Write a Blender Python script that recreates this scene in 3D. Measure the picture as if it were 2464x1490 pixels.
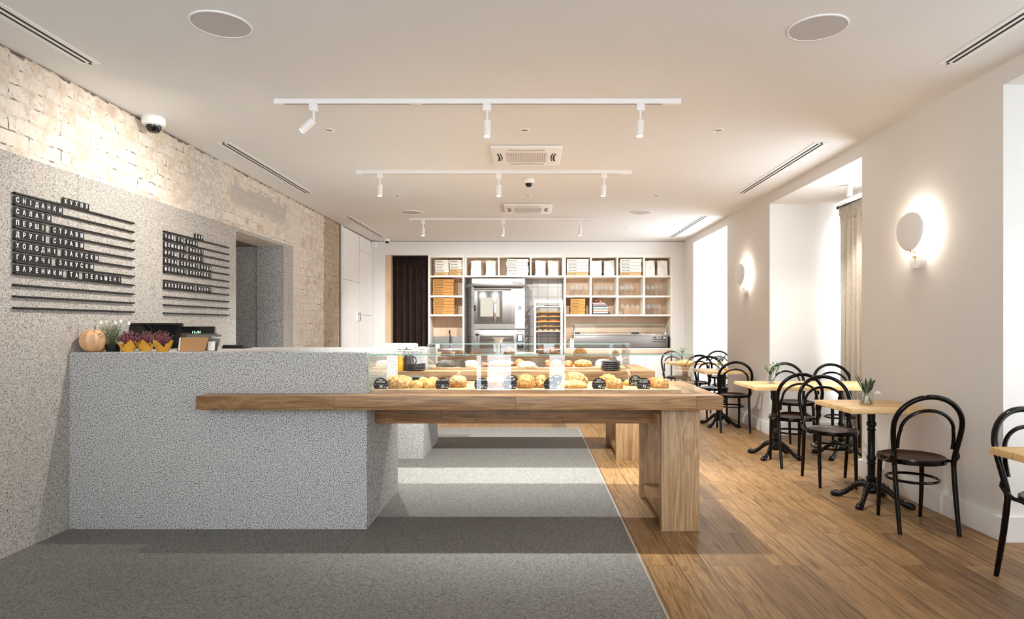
import bpy, bmesh, math, random
from mathutils import Vector, Matrix, noise

R = random.Random(7)
PI = math.pi
C = bpy.context.scene.collection
S = bpy.context.scene
for o in list(bpy.data.objects):
    bpy.data.objects.remove(o)

# ------------------------------------------------------------------ camera
F = 1530.0                      # focal length in pixels of the 2464 px wide frame
VX, VY = 1277.0, 784.0          # vanishing point of the room's long axis
HC = 1.35                       # eye height
cd = bpy.data.cameras.new('camera')
cam = bpy.data.objects.new('camera', cd)
C.objects.link(cam)
cam.location = (0, 0, HC)
cam.rotation_euler = (PI/2, 0, 0)
cd.sensor_width = 36
cd.lens = 36*F/2464
cd.shift_x = -(VX-1232)/2464
cd.shift_y = (VY-745)/2464
cd.clip_start = .05
cd.clip_end = 100
S.camera = cam

# ------------------------------------------------------------------ world, view
S.view_settings.view_transform = 'Standard'
S.view_settings.look = 'None'
S.view_settings.exposure = 1.0
S.view_settings.gamma = 1.0
S.view_settings.use_curve_mapping = False
W = bpy.data.worlds.new('world')
S.world = W
W.use_nodes = True
W.node_tree.nodes['Background'].inputs[0].default_value = (.86, .93, 1, 1)
W.node_tree.nodes['Background'].inputs[1].default_value = .8
cy = S.cycles
cy.max_bounces = 8
cy.diffuse_bounces = 5
cy.glossy_bounces = 4
cy.transmission_bounces = 6
cy.transparent_max_bounces = 24
cy.sample_clamp_indirect = 6
cy.caustics_reflective = False
cy.caustics_refractive = False
cy.use_denoising = True

# ------------------------------------------------------------------ room size
XL, XP, XR = -3.075, -3.055, 2.96
ZC, YB, YF = 2.987, 12.28, -1.5
NICHES = [(1.75, 3.983), (5.682, 7.876), (9.575, 11.58)]
NZ, NX = 2.86, 3.95

def at(x, y, D):
    return Vector(((x-VX)/F*D, D, HC-(y-VY)/F*D))

# ------------------------------------------------------------------ daylight, added fill and lamps that are not inside a fitting
def area(name, loc, rot, sx, sy, power, col):
    l = bpy.data.lights.new(name, 'AREA')
    l.shape = 'RECTANGLE'
    l.size, l.size_y, l.energy, l.color = sx, sy, power, col
    o = bpy.data.objects.new(name, l)
    C.objects.link(o)
    o.location, o.rotation_euler = loc, rot
    return o

DAY = (.82, .91, 1.0)
# two fill lights added behind the camera, and daylight through the glazed doors
area('added_front_fill', (-1.95, YF+.03, 1.9), (PI/2, 0, 0), 1.7, 1.7, 42, DAY)
area('added_front_fill', (1.75, YF+.03, 1.9), (PI/2, 0, 0), 1.9, 1.7, 34, DAY)
for x0, x1 in ((-.845, -.773), (-.676, -.305), (.292, .533)):
    area('daylight_door', ((x0+x1)/2, YF+.03, 1.27), (PI/2, 0, 0), x1-x0, 2.4, 14*(x1-x0)*2.4, DAY)
# daylight through the windows of the right wall's niches
for (y0, y1), pw in zip(NICHES, (8, 60, 55)):
    area('daylight_window', (NX-.04, (y0+y1)/2, 1.55), (0, PI/2, 0), 2.1, y1-y0-.3, pw, DAY)

# ------------------------------------------------------------------ materials
def lin(h):
    h = h.lstrip('#')
    v = [int(h[i:i+2], 16)/255 for i in (0, 2, 4)]
    return tuple((c/12.92 if c <= .04045 else ((c+.055)/1.055)**2.4) for c in v)+(1,)

class N:
    """small node-tree helper"""
    def __init__(s, name):
        s.m = bpy.data.materials.new(name)
        s.m.use_nodes = True
        s.t = s.m.node_tree
        s.b = s.t.nodes['Principled BSDF']
        s.out = s.t.nodes['Material Output']
    def n(s, typ, **kw):
        nd = s.t.nodes.new('ShaderNode'+typ)
        for k, v in kw.items():
            if k in nd.inputs:
                nd.inputs[k].default_value = v
            else:
                setattr(nd, k, v)
        return nd
    def l(s, a, b):
        s.t.links.new(a, b)
    def obj(s, rnd=0):
        tc = s.n('TexCoord')
        if not rnd:
            return tc.outputs['Object']
        oi = s.n('ObjectInfo')
        mu = s.math('MULTIPLY', oi.outputs['Random'], rnd)
        ad = s.n('VectorMath', operation='ADD')
        s.l(tc.outputs['Object'], ad.inputs[0])
        s.l(mu, ad.inputs[1])
        return ad.outputs[0]
    def world(s):
        return s.n('NewGeometry').outputs['Position']
    def scale(s, v, sc, rot=(0, 0, 0)):
        mp = s.n('Mapping')
        mp.inputs['Scale'].default_value = sc
        mp.inputs['Rotation'].default_value = rot
        s.l(v, mp.inputs['Vector'])
        return mp.outputs[0]
    def noise(s, v, scale, detail=3, rough=.5, dist=0):
        nd = s.n('TexNoise', Scale=scale, Detail=detail, Roughness=rough, Distortion=dist)
        s.l(v, nd.inputs['Vector'])
        return nd.outputs['Fac']
    def ramp(s, f, stops, interp='LINEAR'):
        nd = s.n('ValToRGB')
        cr = nd.color_ramp
        cr.interpolation = interp
        while len(cr.elements) < len(stops):
            cr.elements.new(.5)
        for e, (p, c) in zip(cr.elements, stops):
            e.position = p
            e.color = c if len(c) == 4 else tuple(c)+(1,)
        s.l(f, nd.inputs[0])
        return nd.outputs[0]
    def math(s, op, a, b=None, c=None):
        nd = s.n('Math', operation=op)
        for i, v in enumerate((a, b, c)):
            if v is None:
                continue
            if isinstance(v, (int, float)):
                nd.inputs[i].default_value = v
            else:
                s.l(v, nd.inputs[i])
        return nd.outputs[0]
    def mix(s, f, a, b, mode='MIX'):
        nd = s.n('Mix', data_type='RGBA', blend_type=mode)
        for i, v in ((0, f), (6, a), (7, b)):
            if isinstance(v, (int, float)):
                nd.inputs[i].default_value = v
            elif isinstance(v, tuple):
                nd.inputs[i].default_value = v if len(v) == 4 else v+(1,)
            else:
                s.l(v, nd.inputs[i])
        return nd.outputs[2]
    def bump(s, h, strength=.3, dist=.01):
        nd = s.n('Bump', Strength=strength, Distance=dist)
        s.l(h, nd.inputs['Height'])
        s.l(nd.outputs[0], s.b.inputs['Normal'])
    def xyz(s, v):
        nd = s.n('SeparateXYZ')
        s.l(v, nd.inputs[0])
        return nd.outputs
    def comb(s, x, y, z):
        nd = s.n('CombineXYZ')
        for i, v in enumerate((x, y, z)):
            if isinstance(v, (int, float)):
                nd.inputs[i].default_value = v
            else:
                s.l(v, nd.inputs[i])
        return nd.outputs[0]
    def col(s, c):
        if isinstance(c, tuple):
            s.b.inputs['Base Color'].default_value = c
        else:
            s.l(c, s.b.inputs['Base Color'])
    def done(s, rough=.5, metal=0, spec=.5, coat=0):
        s.b.inputs['Roughness'].default_value = rough
        s.b.inputs['Metallic'].default_value = metal
        s.b.inputs['Specular IOR Level'].default_value = spec
        s.b.inputs['Coat Weight'].default_value = coat
        s.b.inputs['Coat Roughness'].default_value = .08
        return s.m

def plain(name, hexc, rough=.5, metal=0, spec=.5, coat=0, vary=.06, vs=6):
    n = N(name)
    c = lin(hexc)
    if vary:
        f = n.noise(n.obj(3), vs, 3)
        lo = tuple(v*(1-vary) for v in c[:3])+(1,)
        hi = tuple(min(1, v*(1+vary)) for v in c[:3])+(1,)
        n.col(n.ramp(f, [(.3, lo), (.7, hi)]))
    else:
        n.col(c)
    return n.done(rough, metal, spec, coat)

def glow(name, col, strength, base=.8):
    n = N(name)
    n.col((base, base*.95, base*.9, 1))
    n.b.inputs['Emission Color'].default_value = col
    n.b.inputs['Emission Strength'].default_value = strength
    return n.m

def thin_glass(name, tint=(.97, 1, .985, 1), rough=.0, ior=1.5, gloss=1.0, haze=0):
    n = N(name)
    tr = n.n('BsdfTransparent')
    tr.inputs[0].default_value = tint
    gl = n.n('BsdfGlossy')
    gl.inputs['Roughness'].default_value = rough
    lw = n.n('LayerWeight', Blend=.5)
    r0 = ((ior-1)/(ior+1))**2
    f = n.math('MULTIPLY_ADD', n.math('POWER', lw.outputs['Facing'], 5.0), 1-r0, r0)
    mx = n.n('MixShader')
    n.l(n.math('MULTIPLY', f, gloss), mx.inputs[0])
    n.l(tr.outputs[0], mx.inputs[1])
    n.l(gl.outputs[0], mx.inputs[2])
    res = mx.outputs[0]
    if haze:
        df = n.n('BsdfDiffuse')
        df.inputs[0].default_value = (.95, .95, .93, 1)
        m2 = n.n('MixShader')
        m2.inputs[0].default_value = haze
        n.l(res, m2.inputs[1])
        n.l(df.outputs[0], m2.inputs[2])
        res = m2.outputs[0]
    n.l(res, n.out.inputs[0])
    return n.m

def wood(name, dark, mid, light, axis=0, sc=1.0, rough=.45, planks=None, fine=.35, coat=0, cross_axis=None):
    n = N(name)
    v = n.obj(5)
    sep = n.xyz(v)
    seed = 0
    if planks:
        L, H = planks
        along = sep[axis]
        oth = [sep[i] for i in range(3) if i != axis]
        cross = sep[cross_axis] if cross_axis is not None else n.math('ADD', oth[0], oth[1])
        br = n.n('TexBrick', Scale=1.0)
        br.offset = .37
        br.inputs['Brick Width'].default_value = L
        br.inputs['Row Height'].default_value = H
        br.inputs['Mortar Size'].default_value = .0012
        br.inputs['Color1'].default_value = (0, 0, 0, 1)
        br.inputs['Color2'].default_value = (1, 1, 1, 1)
        br.inputs['Mortar'].default_value = (.5, .5, .5, 1)
        n.l(n.comb(along, cross, 0), br.inputs['Vector'])
        seed = br.outputs['Color']
        ad = n.n('VectorMath', operation='MULTIPLY_ADD')
        n.l(seed, ad.inputs[0])
        ad.inputs[1].default_value = (7, 5, 3)
        n.l(v, ad.inputs[2])
        v2 = ad.outputs[0]
    else:
        v2 = v
    s1 = [9*sc]*3
    s1[axis] = .8*sc
    g = n.noise(n.scale(v2, s1), 1.5, 5, .55, 1.6)
    s2 = [150*sc]*3
    s2[axis] = 4*sc
    fg = n.noise(n.scale(v2, s2), 1.0, 2, .5)
    c = n.ramp(g, [(.25, lin(dark)), (.42, lin(mid)), (.55, lin(light)), (.62, lin(mid)), (.78, lin(light))])
    c = n.mix(fine, c, n.ramp(fg, [(.3, (.35, .28, .22)), (.6, (1, 1, 1))]), 'MULTIPLY')
    if planks:
        c = n.mix(.55, c, n.ramp(seed, [(0, (.62, .56, .5)), (.5, (1, 1, 1)), (1, (1, .93, .82))]), 'MULTIPLY')
        c = n.mix(n.math('MULTIPLY', br.outputs['Fac'], .8), c, (.05, .03, .02))
    n.col(c)
    n.bump(fg, .12, .002)
    return n.done(rough, 0, .4, coat)

M = {}
M['wall'] = plain('wall_paint', '#e5e1dc', .8, 0, .2, vary=.02, vs=1.2)
M['ceil'] = plain('ceiling_paint', '#e7e5e2', .85, 0, .2, vary=.02, vs=.8)
M['white'] = plain('white_lacquer', '#efeae4', .4, vary=.02)
M['whitemetal'] = plain('white_metal', '#f2efec', .35, vary=0)
M['offwhite'] = plain('offwhite', '#e8dfd2', .45, vary=.02)
M['black'] = plain('black_plastic', '#141312', .35, vary=0)
M['matblack'] = plain('matt_black', '#171513', .6, vary=0)
M['darkslot'] = plain('dark_slot', '#191512', .8, vary=0)
M['tile_letter'] = plain('letter_tile', '#201b18', .6, 0, .25, vary=0)
M['rail'] = plain('menu_rail', '#191411', .5, 0, .3, vary=0)
M['letter'] = plain('letter_white', '#fbf8f2', .5, vary=0)
M['chair'] = plain('bentwood_lacquer', '#0c0604', .14, 0, .22, .0, vary=.25, vs=9)
M['seat'] = plain('seat_veneer', '#301d12', .34, 0, .3, .0, vary=.2, vs=14)
M['iron'] = plain('cast_iron', '#0b0909', .38, .0, .25, vary=.3, vs=40)
M['brass'] = plain('brass', '#c98f4a', .3, 1, vary=.04)
M['steel'] = plain('steel', '#aaa49e', .3, 1, vary=.05, vs=3)
M['steel_dull'] = plain('steel_dull', '#85807b', .42, .85, vary=.05, vs=3)
M['chrome'] = plain('chrome', '#dcdcdc', .12, 1, vary=0)
M['grille'] = plain('speaker_grille', '#c3bebb', .8, vary=.05, vs=300)
M['paper'] = plain('white_paper', '#f4f1ea', .8, vary=.03, vs=20)
M['paperbag'] = plain('paper_bag', '#f3efe6', .85, vary=.08, vs=14)
M['card'] = plain('white_card', '#f0e8da', .75, vary=.03)
M['kraft'] = plain('kraft_card', '#c08848', .8, vary=.08, vs=12)
M['kraft_light'] = plain('kraft_light', '#d6ad78', .8, vary=.06, vs=12)
M['kraft_dark'] = plain('kraft_dark', '#7c4a24', .8, vary=.08)
M['ink'] = plain('ink', '#241a14', .7, vary=0)
M['ply'] = wood('birch_ply', '#dfbd9f', '#e2c1a3', '#e7c9ad', 2, .5, .6, fine=.06)
M['plyface'] = wood('birch_edge', '#f0e4d4', '#f4eadc', '#f8f1e6', 0, .5, .5, fine=.08)
M['oak'] = wood('oak_table', '#6f4a2c', '#98704a', '#b18c62', 0, 1.0, .42, (1.15, .175), fine=.6)
M['oak_leg'] = wood('oak_leg', '#85633f', '#a8855f', '#bf9e78', 2, 1.0, .5, fine=.45)
M['oak_y'] = wood('oak_rail', '#6f4a2c', '#98704a', '#b18c62', 1, 1.0, .45, fine=.45)
M['oak_apron'] = wood('oak_apron', '#6b4529', '#906744', '#ab8159', 0, 1.0, .45, (.62, .058), fine=.45)
M['board'] = wood('tray_board', '#8d6a4c', '#b08d6a', '#c9a983', 0, 1.3, .5, (.5, .2), fine=.3)
M['top'] = wood('table_top', '#d6a766', '#e2b97c', '#ecca93', 0, 1.2, .4, (.7, .09), fine=.25, cross_axis=1)
M['jamb'] = wood('jamb_wood', '#c5a27e', '#cfae8b', '#d9bb9a', 2, .8, .55, fine=.2)
M['velvet'] = plain('dark_velvet', '#30231f', .95, 0, .15, vary=.2, vs=9)
M['linen'] = plain('linen', '#d2c8bb', .95, 0, .1, vary=.12, vs=60)
M['plate'] = plain('dark_stoneware', '#3b3430', .45, vary=.15, vs=30)
M['glass'] = thin_glass('case_glass', (.988, .997, .992, 1), gloss=1.0)
M['glasstop'] = thin_glass('case_top_glass', (.988, .997, .992, 1), gloss=.16)
M['canopy'] = thin_glass('canopy_glass', (.98, .99, .985, 1), gloss=.35)
M['glassedge'] = plain('glass_edge', '#86b3a2', .15, vary=0)
M['window'] = thin_glass('window_glass', (.98, .99, 1, 1))
M['clear'] = thin_glass('clear_glass', (.985, .988, .985, 1), ior=1.5, gloss=1.2, haze=.035)
M['jar'] = thin_glass('jar_glass', (.955, .955, .95, 1), ior=1.5, gloss=1.1)
M['water'] = thin_glass('water', (.9, .92, .9, 1), ior=1.33)
M['screen'] = plain('screen_glass', '#0c0b0c', .12, vary=0)
M['ovenglass'] = plain('oven_glass', '#57514c', .2, .2, vary=0)
M['display'] = plain('display_blue', '#a9b7c6', .2, vary=.3, vs=15)
M['lamp'] = glow('lamp_lit', (1, .93, .82, 1), 60)
M['lampdim'] = glow('lamp_dim', (1, .95, .88, 1), 12)
M['led'] = glow('green_digits', (.2, 1, .35, 1), 2.2)
M['redled'] = glow('red_digits', (1, .08, .12, 1), 1.2)
M['ovenlight'] = glow('oven_window_lit', (1, .84, .60, 1), .22, .12)
M['leaf'] = plain('leaf', '#4b6b35', .6, vary=.25, vs=30)
M['darkleaf'] = plain('dark_leaf', '#2d3a25', .55, vary=.25, vs=30)
M['paleleaf'] = plain('pale_leaf', '#8f9678', .7, vary=.25, vs=60)
M['stem'] = plain('stem', '#5d6b42', .6, vary=.2)
M['petal'] = plain('white_petal', '#e9e8d6', .7, vary=.05)
M['heather'] = plain('heather_bloom', '#8d4757', .75, vary=.35, vs=90)
M['yellowpaper'] = plain('ochre_paper', '#d39a33', .7, vary=.12, vs=10)
M['pumpkin'] = plain('pumpkin_skin', '#dcab7c', .5, vary=.14, vs=10)
M['soil'] = plain('soil', '#2c2119', .9, vary=.2)
M['amber'] = plain('amber_bottle', '#d99a1c', .2, vary=.15, vs=10, coat=.5)
M['brownglaze'] = plain('brown_glaze', '#2a1c17', .15, vary=.1, coat=.6)
M['menu_grey'] = plain('menu_grey', '#6f6862', .6, vary=.03)
M['menu_brown'] = plain('menu_brown', '#b58353', .6, vary=.06)
M['menu_dark'] = plain('menu_dark', '#4a3d33', .6, vary=.06)
M['sensor'] = plain('sensor_white', '#f4f2ef', .4, vary=0)
M['fruit'] = plain('dark_red_fruit', '#5b1c22', .3, vary=.2, coat=.3)
M['fruit2'] = plain('orange_fruit', '#b87628', .4, vary=.15)
M['trim'] = plain('alu_trim', '#c9c6c1', .35, .7, vary=0)
M['cream'] = plain('cream_bowl', '#efe3cd', .4, vary=.02)

def pastry(name, c1, c2, c3, sc=28, rough=.5):
    n = N(name)
    v = n.obj(4)
    f = n.noise(v, sc, 5, .65, .6)
    n.col(n.ramp(f, [(.3, lin(c1)), (.48, lin(c2)), (.66, lin(c3))]))
    n.bump(f, .8, .015)
    return n.done(rough, 0, .4)
M['golden'] = pastry('golden_crust', '#7d4318', '#bd7d33', '#dfb066')
M['nutty'] = pastry('nut_topping', '#6f3a15', '#c48d45', '#ecd09a', 75)
M['crumb'] = pastry('crumb_topping', '#a97435', '#dcb470', '#f1dcae', 80)
M['brownbread'] = pastry('brown_crust', '#57301a', '#8a5330', '#b8814f', 34)
M['poppy'] = pastry('poppy_loaf', '#1d1613', '#332a25', '#8d7f6e', 70)
M['powder'] = pastry('powdered', '#c29a62', '#e6d4b3', '#f6ecd8', 40)
M['bun'] = pastry('bun_crust', '#a2621f', '#d39c4a', '#ebc784', 30)
M['jam'] = pastry('jam_filling', '#7e2f16', '#b9562a', '#e2a050', 35)

def tiles():
    n = N('wall_tiles')
    p = n.xyz(n.world())
    br = n.n('TexBrick', Scale=1.0)
    br.offset = 0
    br.inputs['Brick Width'].default_value = .2
    br.inputs['Row Height'].default_value = .2
    br.inputs['Mortar Size'].default_value = .004
    br.inputs['Color1'].default_value = lin('#c2b6ae')
    br.inputs['Color2'].default_value = lin('#cfc4ba')
    br.inputs['Mortar'].default_value = lin('#6d625b')
    n.l(n.comb(n.math('ADD', p[0], .055), n.math('ADD', p[2], .07), 0), br.inputs['Vector'])
    n.col(br.outputs['Color'])
    return n.done(.25)
M['tiles'] = tiles()

def speckle(name, dark, base, light, sc, lo, hi, rough=.85, big=.1, seam=None):
    """light grey stone-chip render / carpet with dark flecks"""
    n = N(name)
    v = n.world()
    f = n.noise(v, sc, 3.0, .62)
    f2 = n.noise(v, sc*.45, 2, .5)
    c = n.ramp(f, [(lo, lin(dark)), (hi, lin(base)), (.72, lin(light))])
    c = n.mix(big, c, n.ramp(f2, [(.38, (.4, .4, .4)), (.6, (1, 1, 1))]), 'MULTIPLY')
    if seam is not None:
        p = n.xyz(v)
        d = n.math('ABSOLUTE', n.math('SUBTRACT', p[0], seam))
        c = n.mix(n.math('MULTIPLY', n.math('LESS_THAN', d, .002), .6), c, (.06, .055, .05))
    n.col(c)
    n.bump(f, .35, .003)
    return n.done(rough, 0, .25)
M['concrete'] = speckle('stone_chip_render', '#3f3c39', '#c9c5c0', '#dad6d1', 165, .42, .505)
M['panel'] = speckle('speckled_wall_panel', '#5d5650', '#bdb5ab', '#cac3b9', 210, .40, .50)
M['greyfloor'] = speckle('grey_floor', '#4c4945', '#7b7770', '#8c8881', 115, .34, .52, .6, .12, seam=-1.11)

def brickmat():
    n = N('old_brick')
    p0 = n.world()
    nz = n.n('TexNoise', Scale=3.2, Detail=3)
    n.l(p0, nz.inputs['Vector'])
    off = n.n('VectorMath', operation='MULTIPLY_ADD')
    n.l(nz.outputs['Color'], off.inputs[0])
    off.inputs[1].default_value = (.05, .05, .05)
    n.l(p0, off.inputs[2])
    nz2 = n.n('TexNoise', Scale=26, Detail=3)
    n.l(p0, nz2.inputs['Vector'])
    off2 = n.n('VectorMath', operation='MULTIPLY_ADD')
    n.l(nz2.outputs['Color'], off2.inputs[0])
    off2.inputs[1].default_value = (.018, .018, .018)
    n.l(off.outputs[0], off2.inputs[2])
    p = n.xyz(off2.outputs[0])
    br = n.n('TexBrick', Scale=1.0)
    br.offset = .45
    br.inputs['Brick Width'].default_value = .27
    br.inputs['Row Height'].default_value = .094
    br.inputs['Mortar Size'].default_value = .006
    br.inputs['Mortar Smooth'].default_value = .35
    br.inputs['Color1'].default_value = (0, 0, 0, 1)
    br.inputs['Color2'].default_value = (1, 1, 1, 1)
    br.inputs['Mortar'].default_value = (.5, .5, .5, 1)
    n.l(n.comb(p[1], p[2], 0), br.inputs['Vector'])
    q = n.xyz(p0)
    c = n.ramp(br.outputs['Color'], [(0, lin('#b9a48d')), (.3, lin('#d3c4aa')), (.55, lin('#c8b39e')), (.8, lin('#b99f8b')), (1, lin('#d9cebe'))])
    blot = n.noise(p0, 9, 5, .65)
    c = n.mix(n.ramp(blot, [(.36, (0, 0, 0)), (.56, (.92, .92, .92))]), c, lin('#dcd3c6'))
    dirt = n.noise(p0, 34, 4, .6)
    c = n.mix(n.ramp(dirt, [(.3, (.55, .55, .55)), (.45, (0, 0, 0))]), c, lin('#9a8871'))
    # pale mortar, with dark open joints in places
    c = n.mix(n.math('MULTIPLY', br.outputs['Fac'], .45), c, lin('#cdc2b2'))
    gate = n.ramp(n.noise(p0, 9, 5, .7), [(.54, (0, 0, 0)), (.60, (1, 1, 1))])
    gap = n.math('MULTIPLY', n.ramp(br.outputs['Fac'], [(.7, (0, 0, 0)), (1, (1, 1, 1))]), gate)
    # plaster remains: upright band, grey cement strip, and the far quoin
    def band(v, a, b, s=.03):
        u = n.math('ADD', v, n.math('MULTIPLY', n.math('SUBTRACT', blot, .5), .35))
        m1 = n.n('MapRange', interpolation_type='SMOOTHSTEP')
        m2 = n.n('MapRange', interpolation_type='SMOOTHSTEP')
        for m, e0, e1 in ((m1, a-s, a+s), (m2, b+s, b-s)):
            n.l(u, m.inputs[0])
            m.inputs[1].default_value = e0
            m.inputs[2].default_value = e1
        return n.math('MULTIPLY', m1.outputs[0], m2.outputs[0])
    c = n.mix(n.math('MULTIPLY', gap, .8), c, lin('#5d4b3a'))
    pl = n.math('MULTIPLY', band(q[1], 5.75, 6.4), .75)
    c = n.mix(pl, c, n.mix(n.ramp(dirt, [(.42, (0, 0, 0)), (.6, (1, 1, 1))]), lin('#bdb5aa'), lin('#dcd6cc')))
    cem = n.math('MULTIPLY', n.math('MULTIPLY', band(q[1], 6.5, 8.0), band(q[2], 2.62, 2.84, .02)), .85)
    c = n.mix(cem, c, lin('#b5aea5'))
    pl2 = n.math('MULTIPLY', band(q[1], 8.08, 8.45), .6)
    c = n.mix(pl2, c, lin('#d3c8b9'))
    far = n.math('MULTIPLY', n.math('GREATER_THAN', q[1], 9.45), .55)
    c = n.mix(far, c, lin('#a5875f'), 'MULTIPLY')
    # ragged dark line under the ceiling
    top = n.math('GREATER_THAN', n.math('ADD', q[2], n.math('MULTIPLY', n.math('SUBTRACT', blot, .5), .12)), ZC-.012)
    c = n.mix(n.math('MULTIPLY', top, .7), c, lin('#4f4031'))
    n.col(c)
    h = n.math('ADD', n.math('MULTIPLY', br.outputs['Fac'], -.8), n.math('MULTIPLY', dirt, .5))
    h = n.math('SUBTRACT', h, n.math('MULTIPLY', gap, .8))
    n.bump(h, .5, .015)
    return n.done(.9, 0, .15)
M['brick'] = brickmat()

def floormat():
    n = N('oak_floor')
    p = n.xyz(n.world())
    br = n.n('TexBrick', Scale=1.0)
    br.offset = .41
    br.inputs['Brick Width'].default_value = 1.38
    br.inputs['Row Height'].default_value = .178
    br.inputs['Mortar Size'].default_value = .003
    br.inputs['Color1'].default_value = (0, 0, 0, 1)
    br.inputs['Color2'].default_value = (1, 1, 1, 1)
    br.inputs['Mortar'].default_value = (.5, .5, .5, 1)
    v = n.comb(p[1], n.math('ADD', p[0], .06), 0)
    n.l(v, br.inputs['Vector'])
    ad = n.n('VectorMath', operation='MULTIPLY_ADD')
    n.l(br.outputs['Color'], ad.inputs[0])
    ad.inputs[1].default_value = (9, 4, 3)
    n.l(v, ad.inputs[2])
    g = n.noise(n.scale(ad.outputs[0], (1.3, 20, 1)), 1.3, 5, .55, 1.2)
    fg = n.noise(n.scale(ad.outputs[0], (5, 120, 1)), 1.0, 3, .6)
    kn = n.noise(n.scale(ad.outputs[0], (3, 6, 1)), 1.2, 3, .6)
    c = n.ramp(g, [(.22, lin('#573b22')), (.40, lin('#80603c')), (.52, lin('#9f7c53')), (.62, lin('#7e5d3a')), (.8, lin('#a3825a'))])
    c = n.mix(.45, c, n.ramp(fg, [(.3, (.42, .36, .3)), (.6, (1, 1, 1))]), 'MULTIPLY')
    c = n.mix(.8, c, n.ramp(br.outputs['Color'], [(0, (.5, .46, .42)), (.5, (1, .98, .95)), (1, (1, .93, .84))]), 'MULTIPLY')
    c = n.mix(n.ramp(kn, [(.70, (0, 0, 0)), (.76, (.7, .7, .7))]), c, lin('#4d331d'))
    c = n.mix(n.math('MULTIPLY', br.outputs['Fac'], .75), c, (.045, .025, .015))
    n.col(c)
    n.bump(n.math('SUBTRACT', fg, n.math('MULTIPLY', br.outputs['Fac'], 1.5)), .12, .002)
    return n.done(.42, 0, .35)
M['floor'] = floormat()

# ------------------------------------------------------------------ mesh builder
def world_loc(p):
    v = Vector()
    while p is not None:
        v += p.location
        p = p.parent
    return v

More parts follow.
